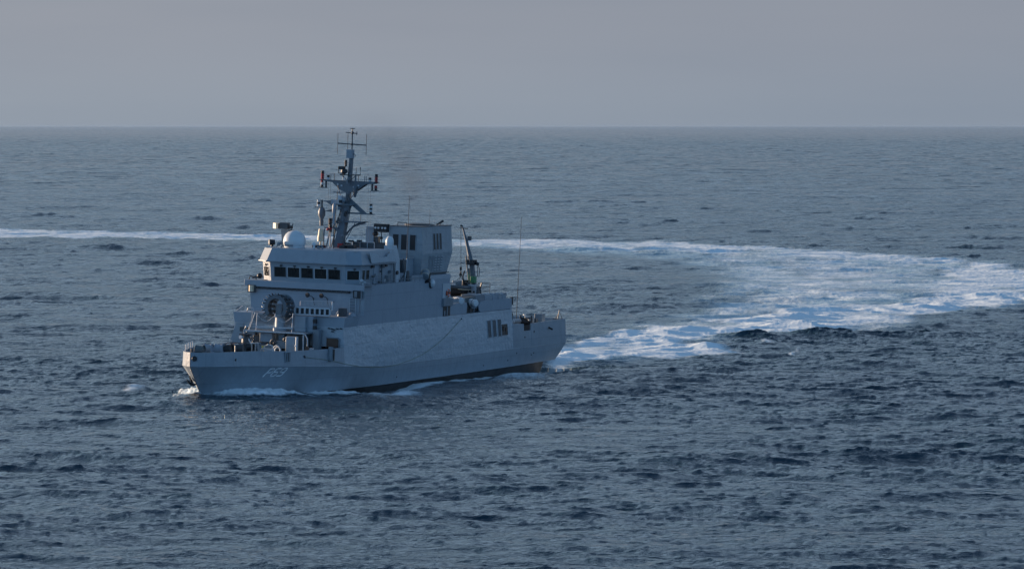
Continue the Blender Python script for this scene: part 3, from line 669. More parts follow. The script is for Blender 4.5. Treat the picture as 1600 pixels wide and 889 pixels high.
for k, x in enumerate((3.9, 4.9)):   # covered winches on the house top
    part(MB().sphere((x + .4, 23.6, 6.74), .42, 14, 0, 90, .8).tube([(x, 23.1, 6.75), (x + .25, 23.1, 7.15), (x + .7, 23.1, 7.15)], .05), 'covered_winch', 'light' if k == 0 else 'canvas')
part(MB().cyl((-5.7, 22.2, 6.74), (-5.0, 22.2, 7.25), .05).tube([(-4.5, 22, 6.75), (-4.4, 22, 7.1), (-3.9, 22, 7.15), (-3.75, 22, 6.8)], .06), 'hand_rail', 'light')
# ---- front of the middle house
wg = part(MB().box(-6.02, 6.02, 24.45, 24.69, 8.97, 9.56), 'wing_bulwark', 'smoothg', bevel=.02)
part(MB().box(4.5, 6.02, 24.7, 27.2, 9.45, 9.56), 'wing_deck', 'mid'); part(MB().box(-6.02, -4.5, 24.7, 27.2, 9.45, 9.56), 'wing_deck', 'mid')
part(MB().box(5.66, 6.02, 24.69, 24.75, 6.74, 8.97), 'wing_bracket', 'grey')
vs_ = part(MB().box(-4.85, 4.6, 24.52, 24.70, 8.78, 8.965), 'shadow_slot', 'black')  # black strip stands in for the shadow gap under the wing bulwark
lv = MB()
lv.box(-4.80, 4.42, 24.505, 24.53, 8.84, 8.86)
for k in range(19): lv.box(-4.75 + k * .5, -4.69 + k * .5, 24.50, 24.53, 8.74, 8.96)
part(lv, 'slot_louvre', 'dark', vs_)
for x, z in ((-5.22, 8.8), (5.42, 8.75)):
    nb = part(MB().box(x - .42, x + .42, 24.40, 24.46, z - .38, z + .3), 'sidelight_niche', 'black' if x > 0 else 'dark')
    if x < 0:
        part(MB().rings([[(x - .05, 24.05, z - .3), (x + .22, 24.05, z - .3), (x + .22, 24.4, z - .3), (x - .3, 24.4, z - .3)], [(x - .05, 24.05, z + .25), (x + .22, 24.05, z + .25), (x + .22, 24.4, z + .25), (x - .3, 24.4, z + .25)]]), 'sidelight_screen', 'cream', nb)  # wedge turned to the sun, sunlit warmth put into its cream colour
    else: part(MB().box(x - .3, x + .0, 24.36, 24.41, z - .3, z + .22).box(x + .4, x + .46, 24.3, 24.46, z - .4, z + .32), 'sidelight_screen', 'mid', nb)
for x in (.95, 2.35):
    l = part(MB().tube([(x, 24.7, 8.1), (x + .1, 24.1, 8.32), (x - .22, 23.9, 8.45)], .035).tube([(x + .1, 24.2, 8.3), (x + .1, 24.7, 7.5)], .03), 'floodlight', 'dark')
    part(MB().lathe((x - .25, 23.75, 8.45), [(.05, .3), (.2, .15), (.22, 0), (.2, -.02)], 14, axis=(.25, 1, .1)), 'lamp_head', 'black', l)
ld = part(MB().cyl((4.62, 24.55, 6.8), (4.62, 24.55, 8.35), .035).cyl((5.2, 24.55, 6.8), (5.2, 24.55, 8.35), .035), 'ladder', 'light')
rg_ = MB()
for k in range(6): rg_.cyl((4.62, 24.55, 6.95 + k * .26), (5.2, 24.55, 6.95 + k * .26), .028, n=6)
part(rg_, 'rungs', 'mid', ld)
part(MB().cbox((2.9, 24.62, 7.9), (.2, .1, .06)), 'small_bracket', 'dark')
# wing fittings
for x, s_ in ((-5.2, 1), (5.6, 1)):
    w_ = part(MB().cyl((x, 25.2, 9.5), (x, 25.2, 9.85), .06).tube([(x - .35, 25.2, 9.7), (x, 25.2, 9.85), (x + .3, 25.2, 9.75)], .06), 'lookout_sight', 'dark' if x < 0 else 'light')
    part(MB().sphere((x + (.42 if x < 0 else -.1), 25.1, 9.92), .26 if x < 0 else .17, 12), 'sight_head', 'black' if x < 0 else 'light', w_)
part(MB().tube([(-5.8, 25.0, 9.55), (-5.7, 25.0, 9.9), (-5.35, 25, 9.8)], .06), 'voice_pipe', 'rust')
# ---- bridge
PL = [(-3.72, 25.35), (3.72, 25.35), (4.86, 26.22), (4.86, 33.4), (-4.86, 33.4), (-4.86, 26.22)]
def off(poly, dv, du_front, du_back=0):
    out = []
    for x, y in poly: out.append((x + (dv if x > 0 else -dv), y - du_front if y < 27 else y + du_back))
    return out
br = part(MB().prism(PL, 9.45, 11.36, scale_top=off(PL, .10, .20)), 'bridge', 'grey')
fa = part(MB().prism(off(PL, .32, .42), 11.36, 12.5, scale_top=off(PL, .0, .0)).box(-4.6, 4.6, 25.8, 33, 12.49, 12.53), 'roof_fascia', 'grey')
part(MB().prism(off(PL, .38, .5), 11.28, 11.37), 'roof_drip_edge', 'grey')
# jagged panel on the port roof edge, its lit patch put into the pale colour
part(MB().side([(27.1, 12.44), (27.7, 11.44), (33.0, 11.44), (32.6, 12.4), (31.9, 12.48), (31.8, 12.22), (31.3, 12.18), (31.2, 11.95), (29.3, 11.88), (29.2, 12.1), (28.6, 12.3)], 5.24, 5.30), 'lit_roof_panel', 'light')
def window(c, right, up, w, h, parent, frame='grey', pane='glass', fw=.06, proud=.03, wiper=True):
    c, r, u = Vector(c), Vector(right).normalized(), Vector(up).normalized(); n = r.cross(u).normalized()
    if n.y > 0 and abs(n.y) > .2: n = -n
    elif abs(n.y) <= .2 and n.x < 0: n = -n
    def slab(mb, x0, x1, z0, z1, d0, d1):
        mb.hexa([c + r * x + n * d + u * z for z in (z0, z1) for x, d in ((x0, d0), (x1, d0), (x1, d1), (x0, d1))])
    f = MB(); a, b = w / 2, h / 2
    slab(f, -a - fw, -a, -b - fw, b + fw, 0, proud); slab(f, a, a + fw, -b - fw, b + fw, 0, proud)
    slab(f, -a, a, -b - fw, -b, 0, proud); slab(f, -a, a, b, b + fw, 0, proud)
    fo = part(f, 'window', frame, parent, smooth=0)
    p = MB(); slab(p, -a, a, -b, b, -.01, proud * .35); part(p, 'pane', pane, fo, smooth=0)
    if wiper:
        q = MB(); slab(q, .02, .26, b + .10, b + .2, 0, .12); slab(q, .08, .11, b - h * .55, b + .1, proud, proud + .03); part(q, 'wiper', 'black', fo, smooth=0)
    return fo
def bridge_pt(x, w):   # front wall leans out towards the top
    return 25.35 - .20 * (w - 9.45) / 1.91
for k in range(5):
    x = -2.78 + k * 1.365
    window((x, bridge_pt(x, 10.37) - .015, 10.37), (1, 0, 0), (0, -.105, 1), 1.18, .90, br, 'light' if k % 2 else 'grey')
for sgn in (1, -1):
    a, b = Vector((3.72 * sgn, 25.35, 10.37)), Vector((4.86 * sgn, 26.22, 10.37)); d = (b - a).normalized(); md = (a + b) / 2
    md = md + Vector((sgn * .62, -.78, 0)) * .105
    window(md + Vector((0, 0, -.02)), d, (sgn * .04, -.08, 1), 1.12 if sgn > 0 else 1.0, .84, br, 'light')
for u_, w_ in ((26.75, .42), (27.65, .55), (28.9, .6)):
    if u_ < 28: window((4.91, u_, 10.37), (0, 1, 0), (.052, 0, 1), w_ * 1.25, .84, br, 'grey', wiper=False)
    window((-4.91, u_, 10.37), (0, 1, 0), (-.052, 0, 1), w_ * 1.25, .84, br, 'grey', wiper=False)
# starboard chamfer small port and lamp
part(MB().cyl((-4.35, 25.55, 11.0), (-4.45, 25.45, 11.0), .07), 'porthole', 'black', br)
# bridge side clutter
dr_ = part(MB().box(4.9, 4.99, 28.9, 29.8, 9.5, 11.2), 'bridge_door', 'smoothg', bevel=.02)
part(MB().cbox((5.02, 29.1, 10.3), (.05, .06, .25)), 'door_handle', 'black', dr_)
for u_, w_, s_, mt in ((28.4, 11.1, .22, 'black'), (30.6, 11.05, .25, 'dark'), (31.3, 11.1, .2, 'black'), (30.2, 10.6, .15, 'dark'), (31.8, 10.0, .3, 'mid'), (32.4, 10.5, .25, 'mid'), (28.5, 10.2, .2, 'dark'), (30.9, 9.75, .25, 'light'), (31.9, 9.7, .22, 'mid'), (29.9, 9.65, .2, 'dark')):
    part(MB().cbox((5.1, u_, w_), (s_, s_ * 1.6, s_)), 'junction_box', mt, br)
part(MB().cyl((5.2, 30.15, 9.5), (5.2, 30.15, 11.3), .05).cyl((5.15, 32.9, 9.5), (5.15, 32.9, 11.3), .04), 'downpipe', 'dark', br)
rr_ = MB()
for z in (9.75, 10.0, 10.25): rr_.tube([(5.41, 27.3, z), (5.39, 32.8 if z > 9.8 else 39.6, z)], .02, 5)
for u_ in np.linspace(27.4, 39.5, 12): rr_.tube([(5.4, u_, 9.45), (5.4, u_, 10.28 if u_ < 33 else 9.95)], .025, 5)
part(rr_, 'wing_railing', 'mid')
# deckhouse behind the bridge, up to the funnel
part(MB().box(-4.2, 1.2, 33.4, 45.5, 9.45, 11.9).box(1.2, 3.9, 33.4, 40.2, 9.45, 11.4), 'after_bridge_house', 'grey')
# dome pillar, port
tw = part(MB().rings([[(4.0, 33.2, 9.45), (4.95, 33.2, 9.45), (4.95, 34.9, 9.45), (4.0, 34.9, 9.45)], [(4.0, 33.2, 11.5), (4.95, 33.2, 11.5), (4.95, 34.7, 11.5), (4.0, 34.7, 11.5)], [(4.0, 33.2, 12.86), (4.78, 33.2, 12.86), (4.78, 34.3, 12.86), (4.0, 34.3, 12.86)]]), 'dome_tower', 'light')
part(MB().lathe((4.36, 33.6, 12.86), [(.36, 0), (.385, .05), (.385, .42), (.34, .62), (.22, .78), (.08, .85), (.0, .86)], 22), 'radome', 'white', tw)
part(MB().cyl((4.97, 34.0, 10.35), (5.1, 34.0, 10.35), .19), 'porthole', 'black', tw)
part(MB().tube([(5.0, 33.5, 9.5), (5.02, 33.55, 11.6)], .04).tube([(5.0, 34.6, 9.5), (5.25, 35.2, 10.2), (5.05, 35.3, 11.6)], .06), 'downpipe', 'dark', tw)
part(MB().cbox((4.9, 35.4, 10.9), (.5, .8, 1.2)).cbox((5.0, 36.2, 10.0), (.4, .5, .9)), 'equipment_rack', 'dark', bevel=.03)
part(MB().cyl((5.1, 35.6, 9.5), (5.1, 36.0, 11.6), .07), 'stay_post', 'light')
part(MB().cbox((5.0, 38.3, 9.72), (.5, 3.0, .5)), 'deck_locker', 'grey')
# ---- gantry with four lights beside the funnel
gt = part(MB().box(-1.0, -.2, 40.0, 40.9, 11.9, 14.05).box(-.9, .0, 39.9, 40.6, 14.05, 14.25), 'lamp_gantry', 'grey')
part(MB().box(-.15, 1.22, 39.9, 40.5, 13.75, 14.52), 'lamp_box', 'black', gt)
for k in range(4): part(MB().cyl((.05 + k * .3 + (.1 if k > 1 else 0), 39.8, 14.15), (.05 + k * .3 + (.1 if k > 1 else 0), 39.92, 14.15), .10, n=12), 'lamp', 'white', gt)
part(MB().box(-.2, 1.2, 40.2, 40.9, 11.9, 12.75).box(-.1, .25, 40.1, 40.6, 12.7, 13.3), 'fan_housing', 'dark', gt)
part(MB().sphere((-.1, 40.2, 13.55), .3, 12, sz=.7).tube([(.55, 40.1, 13.8), (.6, 40.1, 12.7)], .05).sphere((.58, 40.1, 13.2), .15, 10), 'searchlight', 'black', gt)
# ---- funnel
FZ = [(9.3, 1.5, 4.55, 40.3, 46.1), (11.86, 1.25, 4.80, 40.2, 47.15), (14.36, 1.25, 4.62, 40.3, 47.15)]
fn = MB().rings([[(a, c_, z), (b, c_, z), (b + .0, d, z), (a, d, z)] for z, a, b, c_, d in FZ])
fn = part(fn, 'funnel', 'funnel', smooth=0)
part(MB().box(1.2, 4.66, 40.25, 47.2, 14.36, 14.42), 'funnel_rim', 'dark', fn)
part(MB().lathe((2.9, 43.6, 14.42), [(1.45, 0), (1.4, .10), (1.1, .16), (.2, .19), (0, .19)], 28), 'exhaust_grating', 'black', fn)
part(MB().tube([(2.0, 40.6, 14.4), (2.0, 40.6, 14.72), (2.9, 40.6, 14.72), (2.9, 40.6, 14.4)], .04), 'lifting_eye', 'black', fn)
hr = part(MB().tube([(4.15, 45.4, 14.3), (4.2, 45.5, 14.55)], .045).cyl((4.05, 45.0, 14.48), (4.28, 45.9, 14.80), .06, .12, n=10), 'horn', 'black', fn)
def fpt(w): return interp([(9.3, 40.3), (11.86, 40.2), (14.36, 40.3)], w)
for x in (2.0, 2.85, 3.75):
    f_ = window((x, 40.22, 12.9), (1, 0, 0), (0, .02, 1), .58, 1.42, fn, 'grey', 'black', .05, .03, False)
f_ = window((3.62, 40.22, 10.9), (1, 0, 0), (0, -.03, 1), .66, 1.5, fn, 'grey', 'mid', .05, .03, False)
sl_ = MB()
for k in range(11): sl_.cbox((3.62, 40.17, 10.22 + k * .136), (.66, .05, .05))
part(sl_, 'louvre_slats', 'light', f_)
def fside(w): return interp([(9.3, 4.55), (11.86, 4.80), (14.36, 4.62)], w)
for k in range(3):
    u_ = 43.0 + k * .72
    f_ = window((fside(12.95) + .01, u_, 12.95), (0, 1, 0), (-.072, 0, 1), .42, 1.5, fn, 'funnel', 'black', .05, .03, False)
for k in range(5):
    u_ = 42.0 + k * .68
    f_ = window((fside(10.9) + .005, u_, 10.9), (0, 1, 0), (.098, 0, 1), .40, 1.45, fn, 'funnel', 'mid', .04, .025, False)
    if k < 2: continue
    q = MB()
    for j in range(6): q.cbox((fside(10.3 + j * .25) + .03, u_, 10.3 + j * .25), (.04, .40, .07))
    part(q, 'louvre_slats', 'light', f_)
part(MB().box(4.5, 4.95, 41.5, 46.2, 9.98, 10.04), 'funnel_ledge', 'dark', fn)
part(MB().rings([[(4.5, 41.0, 9.45), (5.28, 41.0, 9.45), (5.28, 45.9, 9.45), (4.5, 45.9, 9.45)], [(4.5, 41.0, 9.86), (5.22, 41.0, 9.86), (5.22, 45.9, 9.86), (4.5, 45.9, 9.86)]]), 'raised_coaming', 'smoothg')
part(MB().box(-4.4, 4.6, 41.0, 45.6, 9.4, 9.6), 'boat_deck', 'deck')
# porthole with white reflector on the side below the funnel
pb = part(MB().cyl((5.27, 41.1, 9.1), (5.5, 41.1, 9.1), .44, .40, n=22), 'sponson_ring', 'dark')
part(MB().sphere((5.5, 41.0, 9.14), .30, 16, sz=1.35), 'signal_lamp', 'white', pb)
# ---- after side: doorway recess, rack, sills
dw = part(MB().box(5.24, 5.30, 44.25, 45.9, 5.9, 6.85), 'side_doorway', 'black')
part(MB().box(5.27, 5.36, 45.0, 45.2, 5.95, 6.8).box(5.27, 5.34, 44.4, 44.7, 5.95, 6.4), 'door_leaf', 'mid', dw)
part(MB().box(5.2, 5.50, 43.9, 46.1, 6.85, 7.6), 'side_locker', 'mid', bevel=.03)
part(MB().box(5.30, 5.36, 43.9, 45.7, 7.62, 9.0), 'lifebuoy_board', 'light')
# aft house bulwarks with the cut-away bay between them
part(MB().box(5.10, 5.22, 46.0, 50.0, 5.93, 6.98).box(-5.22, -5.10, 46.0, 61.0, 5.93, 6.98), 'boat_deck_bulwark', 'smoothg')
part(MB().side([(46.0, 6.98), (50.0, 6.98), (49.9, 7.4), (46.1, 7.45)], 4.9, 5.05), 'locker_row', 'grey')
part(MB().side([(53.2, 5.95), (61.0, 5.98), (60.95, 6.98), (53.4, 6.98), (52.8, 6.5)], 5.10, 5.22), 'boat_deck_bulwark', 'smoothg')
part(MB().box(-5.2, 5.1, 60.88, 61.0, 5.93, 6.98), 'after_bulwark', 'smoothg')
part(MB().box(-4.3, 4.3, 46.2, 60.6, 5.93, 6.75), 'boat_deck_house', 'dark')
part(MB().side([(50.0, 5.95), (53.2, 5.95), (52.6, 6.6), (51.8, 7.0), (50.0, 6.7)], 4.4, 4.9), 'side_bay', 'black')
for u_, a, mt in ((50.4, .04, 'mid'), (51.3, .04, 'dark'), (52.3, .05, 'mid')): part(MB().cyl((4.95, u_, 5.95), (4.95, u_ + .3, 6.7), a), 'bay_stanchion', mt)
# row of lockers on the boat deck
for k, (u0, u1, z1, mt) in enumerate(((50.2, 51.6, 7.35, 'deck'), (51.8, 53.0, 7.4, 'deck'), (53.2, 55.2, 7.55, 'mid'), (55.4, 57.2, 7.42, 'grey'), (57.3, 58.6, 7.5, 'smoothg'), (58.7, 59.6, 7.42, 'grey'), (59.7, 60.7, 7.45, 'smoothg'))):
    part(MB().box(3.6 if u0 > 54 else 3.2, 4.75, u0, u1, 6.75, z1), 'deck_locker', mt, bevel=.03)
for k in range(6): part(MB().cbox((4.72 - .1 * k, 60.4 - k * 1.3, 7.53), (.5, .6, .05)), 'locker_lid', 'light')
# grilles and open door low on the side
for k in range(3):
    u_ = 55.05 + k * 1.28; v_ = 5.42 - .02
    q = window((hull_side(u_, 4.02) - .02 + .0, u_, 4.25), (0, 1, 0), (-.11, 0, 1), .78, 1.62, lh, 'plating', 'dark', .06, .045, False)
    sl_ = MB()
    for j in range(15): sl_.cbox((hull_side(u_, 4.02) + .05 - .011 * (j - 7), u_, 3.5 + j * .107), (.05, .76, .032))
    part(sl_, 'grille_slats', 'mid', q)
q = window((hull_side(58.7, 4.0) + .035, 58.72, 4.02), (0, 1, 0), (-.11, 0, 1), 1.55, 1.08, lh, 'plating', 'black', .07, .05, False)
part(MB().cbox((5.50, 59.2, 3.85), (.05, .35, .7)).cbox((5.50, 58.5, 4.1), (.05, .25, .5)), 'hatch_fitting', 'rust', q)

# ------------------------------------------------------------------ masts, aerials, crane and deck gear
def lamp_stack(c, cols, parent, r=.13, h=.22, name='signal_lamp'):
    """stack of lamps between discs"""
    b = MB(); z = c[2]
    for k, mt in enumerate(cols):
        part(MB().lathe((c[0], c[1], z), [(r * 1.25, 0), (r * 1.25, h * .12), (r * .8, h * .15), (r, h * .5), (r * .8, h * .85), (r * 1.25, h * .88), (r * 1.25, h)], 12), name, mt, parent)
        z += h
mast = part(MB().rings([[(-.40, 31.5, 12.5), (.36, 31.5, 12.5), (.34, 32.3, 12.5), (-.34, 32.3, 12.5)], [(-.24, 32.8, 15.9), (.30, 32.8, 15.9), (.26, 33.4, 15.9), (-.24, 33.4, 15.9)],
                        [(-.2, 33.5, 17.2), (.2, 33.5, 17.2), (.2, 33.9, 17.2), (-.2, 33.9, 17.2)], [(-.17, 33.8, 19.3), (.17, 33.8, 19.3), (.17, 34.1, 19.3), (-.17, 34.1, 19.3)], [(-.15, 34.0, 20.9), (.15, 34.0, 20.9), (.15, 34.3, 20.9), (-.15, 34.3, 20.9)]]), 'mast', 'mastgrey')
part(MB().box(-.33, .22, 33.7, 34.3, 20.75, 21.55), 'sensor_box', 'grey', mast)
part(MB().torus((.32, 34.0, 21.0), .14, .03, axis=(0, 1, 0), n=12, a0=-90, a1=90), 'cable_loop', 'black', mast)
part(MB().cyl((0.05, 34.1, 21.5), (.05, 34.1, 23.5), .055).sphere((.05, 34.1, 22.05), .13, 10).sphere((.05, 34.1, 23.1), .14, 10), 'topmast', 'dark', mast)
part(MB().tube([(-.62, 34.1, 23.12), (.55, 34.1, 23.05)], .045).tube([(-.2, 34.1, 23.5), (.3, 34.1, 23.5)], .04).tube([(.5, 34.1, 22.9), (.5, 34.1, 23.25)], .035), 'topmast_yard', 'dark', mast)
yd = part(MB().tube([(-1.42, 34.1, 22.08), (1.52, 34.1, 22.0)], .055), 'aerial_yard', 'dark', mast)
for x in (-1.42, -.40, 1.5):
    part(MB().cyl((x, 34.1, 21.1), (x, 34.1, 23.0), .026, n=6), 'rod_aerial', 'dark', yd)
# upper cross arm
ua = MB()
ua.front([(-2.45, 18.68), (2.65, 18.60), (2.65, 18.46), (1.8, 18.42), (.8, 17.75), (.3, 17.6), (-.3, 17.6), (-.9, 17.85), (-1.6, 18.48), (-2.45, 18.56)], 33.5, 33.62)
ua.front([(-2.45, 18.68), (2.65, 18.60), (2.65, 18.46), (1.8, 18.42), (.8, 17.75), (.3, 17.6), (-.3, 17.6), (-.9, 17.85), (-1.6, 18.48), (-2.45, 18.56)], 34.15, 34.25)
ua.box(-2.6, 2.8, 33.5, 34.25, 18.6, 18.66)
ua = part(ua, 'upper_cross_arm', 'mastgrey', mast)
for x, z in ((-1.0, 18.3), (-.62, 18.2), (.62, 18.1), (1.1, 18.25)):
    part(MB().cyl((x, 33.42, z), (x, 33.51, z), .085, n=10), 'lightening_hole', 'light', ua)
lamp_stack((-2.75, 33.8, 18.72), ('red', 'red', 'black'), ua, .15, .26); lamp_stack((-2.78, 33.8, 17.98), ('black', 'white', 'red'), ua, .13, .22)
lamp_stack((2.75, 33.8, 18.60), ('red', 'red', 'black'), ua, .15, .26); lamp_stack((2.72, 33.8, 17.86), ('black', 'red'), ua, .14, .24)
lamp_stack((-2.15, 33.8, 18.70), ('white', 'black'), ua, .14, .20); lamp_stack((2.1, 33.8, 18.62), ('white', 'black'), ua, .14, .20)
part(MB().box(-3.0, -2.3, 33.6, 34.0, 17.9, 17.96).box(-2.42, -2.3, 33.7, 33.9, 17.9, 18.6).box(2.3, 3.0, 33.6, 34.0, 17.8, 17.86).box(2.3, 2.42, 33.7, 33.9, 17.8, 18.5).box(-3.0, -2.4, 33.6, 34.0, 18.64, 18.70).box(2.5, 3.05, 33.6, 34.0, 18.52, 18.58), 'lamp_bracket', 'dark', ua)
for x in (-1.9, 1.55, 1.72): part(MB().cyl((x, 33.8, 18.6), (x, 33.8, 19.15), .03, n=6), 'rod_aerial', 'mastgrey', ua)
# little arms above
sa = part(MB().tube([(-1.15, 33.8, 19.95), (-1.12, 33.8, 19.35), (-.3, 33.8, 19.2)], .045).tube([(1.1, 33.8, 19.95), (1.1, 33.8, 19.25), (.2, 33.8, 19.2)], .045).box(-.9, 1.1, 33.6, 33.9, 19.16, 19.24), 'short_cross_arm', 'dark', mast)
part(MB().lathe((-.22, 33.1, 19.3), [(.1, 0), (.34, .15), (.3, .4), (.08, .5)], 12).cbox((-.45, 33.1, 19.85), (.45, .5, .3)), 'direction_finder', 'black', mast)
lamp_stack((-.12, 33.2, 20.0), ('black', 'rust', 'black'), mast, .12, .2)
lamp_stack((-.32, 33.3, 18.75), ('white',), mast, .14, .2)
# hanging lines
for x in (-2.1, -1.9, 1.95, 2.2): part(MB().tube([(x, 33.8, 18.5), (x, 33.9, 12.6)], .010, 4), 'signal_halyard', 'mastgrey', mast)
# middle platform and swept arms
mp = MB().prism([(-1.35, 32.6), (.9, 32.6), (.9, 33.9), (-1.35, 33.9)], 16.42, 16.52)
mp.front([(-2.9, 16.86), (-2.4, 16.72), (-1.0, 16.86), (-1.0, 16.45), (-1.4, 16.3), (-2.0, 16.62), (-2.9, 16.78)], 33.2, 33.32)
mp.front([(-2.3, 15.75), (-1.0, 16.1), (-1.0, 15.95), (-1.2, 15.72)], 33.2, 33.32)
mp.front([(.3, 17.1), (.5, 17.0), (2.1, 15.75), (2.9, 15.7), (2.9, 15.62), (.3, 15.62), (.3, 15.76), (1.45, 15.78), (.75, 16.3), (.3, 16.5)], 33.2, 33.32)
mp.rings([[(-.75, 32.9, 16.42), (.5, 32.9, 16.42), (.5, 33.5, 16.42), (-.75, 33.5, 16.42)], [(-.26, 32.9, 15.6), (.3, 32.9, 15.6), (.3, 33.3, 15.6), (-.26, 33.3, 15.6)]])
mp = part(mp, 'middle_platform', 'mastgrey', mast)
part(MB().box(-1.3, -.6, 32.7, 33.3, 16.52, 16.9).sphere((-.2, 33.0, 16.9), .3, 12), 'radar_gearbox', 'grey', mp)
part(MB().box(-.55, -.2, 32.6, 32.9, 16.52, 17.3), 'equipment_box', 'light', mp)
lamp_stack((-2.78, 33.2, 16.2), ('white', 'black', 'white'), mp, .16, .2)
part(MB().box(-3.1, -2.4, 33.0, 33.4, 16.08, 16.14).box(-2.5, -2.4, 33.1, 33.3, 16.1, 16.8), 'lamp_bracket', 'dark', mp)
part(MB().lathe((-2.45, 33.2, 14.4), [(.16, 0), (.2, .5), (.14, .55), (.34, 1.0), (.34, 1.35), (.2, 1.7)], 14), 'hanging_sonde', 'mastgrey', mp)
lamp_stack((2.55, 33.2, 15.72), ('black', 'white', 'black', 'white', 'black'), mp, .14, .18)
part(MB().lathe((.72, 33.6, 17.15), [(.08, 0), (.16, .3), (.24, .45), (.22, .95), (.1, 1.2), (.08, 2.0)], 12), 'loudspeaker', 'mastgrey', mast)
# lower platform with curved bracket
lp = MB().box(-.1, 1.9, 32.3, 33.6, 14.86, 14.98).front([(1.85, 14.98), (2.35, 15.0), (1.85, 14.86)], 32.3, 33.6)
lp.rings([[(x, 32.8, z), (x, 32.95, z), (x, 32.95, z + .2), (x, 32.8, z + .2)] for x, z in ((.25, 13.6), (.6, 14.05), (1.0, 14.4), (1.5, 14.64), (2.2, 14.82))])
lp = part(lp, 'lower_platform', 'mastgrey', mast)
part(MB().tube([(1.1, 32.5, 14.98), (1.15, 32.5, 15.25), (1.75, 32.5, 15.25), (1.8, 32.5, 14.98)], .03), 'platform_rail', 'light', lp)
sp_ = part(MB().box(-1.6, -.2, 32.0, 32.6, 14.25, 14.36).front([(-.6, 14.25), (-.2, 14.25), (-.2, 13.8)], 32.1, 32.3), 'side_bracket', 'mastgrey', mast)
lamp_stack((-1.1, 32.2, 14.38), ('black', 'black', 'rust', 'black'), sp_, .15, .2)
for x, u_, z1 in ((-1.1, 31.5, 17.0), (-.75, 31.8, 16.2), (-1.45, 31.6, 14.2)):
    part(MB().cyl((x, u_, 12.5), (x + .25 if z1 > 15 else x, u_ + (1.5 if z1 > 15 else .1), z1), .065, n=8), 'mast_stay', 'mastgrey', mast)
part(MB().lathe((-.75, 32.2, 15.6), [(.1, 0), (.18, .2), (.16, .8), (.05, 1.0)], 10).cbox((-.55, 31.8, 15.2), (.16, .16, 1.2)), 'cable_trunk', 'grey', mast)
part(MB().lathe((-1.72, 31.5, 12.5), [(.07, 0), (.07, .5), (.2, .54), (.30, .55), (.30, .9), (.24, 1.15), (.2, 1.55), (.16, 1.7)], 16), 'navigation_lantern', 'cream', mast)
part(MB().box(.25, .7, 31.0, 31.3, 12.5, 12.95), 'danger_box', 'red', mast)
rnd = random.Random(4)
for k in range(26):   # junction boxes, glands and cable runs up the mast
    w_ = rnd.uniform(13.0, 20.6); t_ = (w_ - 12.5) / 8.4; x_ = rnd.choice((-1, 1)) * (.36 - .16 * t_) + rnd.uniform(-.12, .12); u_ = 31.4 + 2.35 * t_
    part(MB().cbox((x_, u_, w_), (rnd.uniform(.1, .26), .2, rnd.uniform(.12, .4))), 'mast_fitting', rnd.choice(('dark', 'black', 'mastgrey', 'mid')), mast)
for x0, z0, x1, z1 in ((-.5, 12.6, -.9, 16.4), (.45, 12.6, .62, 16.4), (-.95, 14.3, -.3, 15.6), (.5, 13.0, 1.3, 14.86), (-.2, 16.5, -1.2, 18.5), (.3, 16.6, 1.2, 18.5), (-.2, 18.7, -.75, 19.2), (.2, 18.7, .7, 19.2)):
    part(MB().cyl((x0, 31.9 + (z0 - 12.5) * .28, z0), (x1, 31.9 + (z1 - 12.5) * .28, z1), .035, n=6), 'mast_stay', 'dark', mast)
for x, z0, z1 in ((-.95, 16.5, 17.7), (.42, 16.5, 17.5), (1.5, 15.0, 15.7), (-.4, 18.7, 19.5), (.9, 19.2, 19.9), (-1.3, 18.65, 19.3), (1.15, 18.6, 19.15)):
    part(MB().cyl((x, 33.3, z0), (x, 33.3, z1), .03, n=6), 'rod_aerial', 'dark', mast)
# ---- bridge roof gear
rd = part(MB().lathe((-2.52, 27.6, 12.5), [(.93, 0), (.95, .12), (.93, .16), (1.02, .3), (1.06, .62), (1.0, .95), (.85, 1.25), (.6, 1.47), (.3, 1.58), (0, 1.61)], 32), 'large_radome', 'white')
part(MB().cbox((-2.6, 26.55, 12.75), (.8, .06, .16)), 'access_panel', 'mid', rd)
od = part(MB().rings([[(-4.15, 28.4, 12.5), (-3.65, 28.4, 12.5), (-3.65, 28.9, 12.5), (-4.15, 28.9, 12.5)], [(-4.25, 28.3, 14.1), (-3.45, 28.3, 14.1), (-3.45, 28.9, 14.1), (-4.25, 28.9, 14.1)]]), 'director_pedestal', 'mid')
part(MB().box(-4.35, -3.55, 28.1, 28.7, 14.15, 14.75).rings([[(-4.36, 28.1, 14.2), (-4.36, 28.5, 14.2), (-4.36, 28.5, 14.7), (-4.36, 28.1, 14.7)], [(-4.92, 28.35, 14.15), (-4.92, 28.6, 14.15), (-4.92, 28.6, 14.7), (-4.92, 28.35, 14.7)]]), 'director_head', 'dark', od)
part(MB().cbox((-4.66, 27.95, 14.45), (.5, .25, .5), rz=-.6), 'director_window', 'cream', od)
part(MB().box(-3.5, -3.2, 28.3, 28.6, 14.2, 14.5).tube([(-3.3, 28.4, 14.1), (-3.1, 28.4, 14.7)], .04).box(-3.4, -3.0, 28.2, 28.6, 13.9, 14.1), 'director_drive', 'black', od)
rc = part(MB().cyl((-4.35, 26.6, 12.5), (-4.3, 26.6, 12.75), .12).cyl((-4.55, 26.4, 12.98), (-4.15, 26.75, 12.98), .26, .24, n=18), 'searchlight', 'black')
part(MB().cyl((-4.52, 26.33, 12.98), (-4.46, 26.38, 12.98), .12, n=12), 'lamp_glass', 'white', rc)
part(MB().box(-4.7, -4.1, 26.3, 26.9, 12.5, 12.58), 'searchlight_base', 'light', rc)
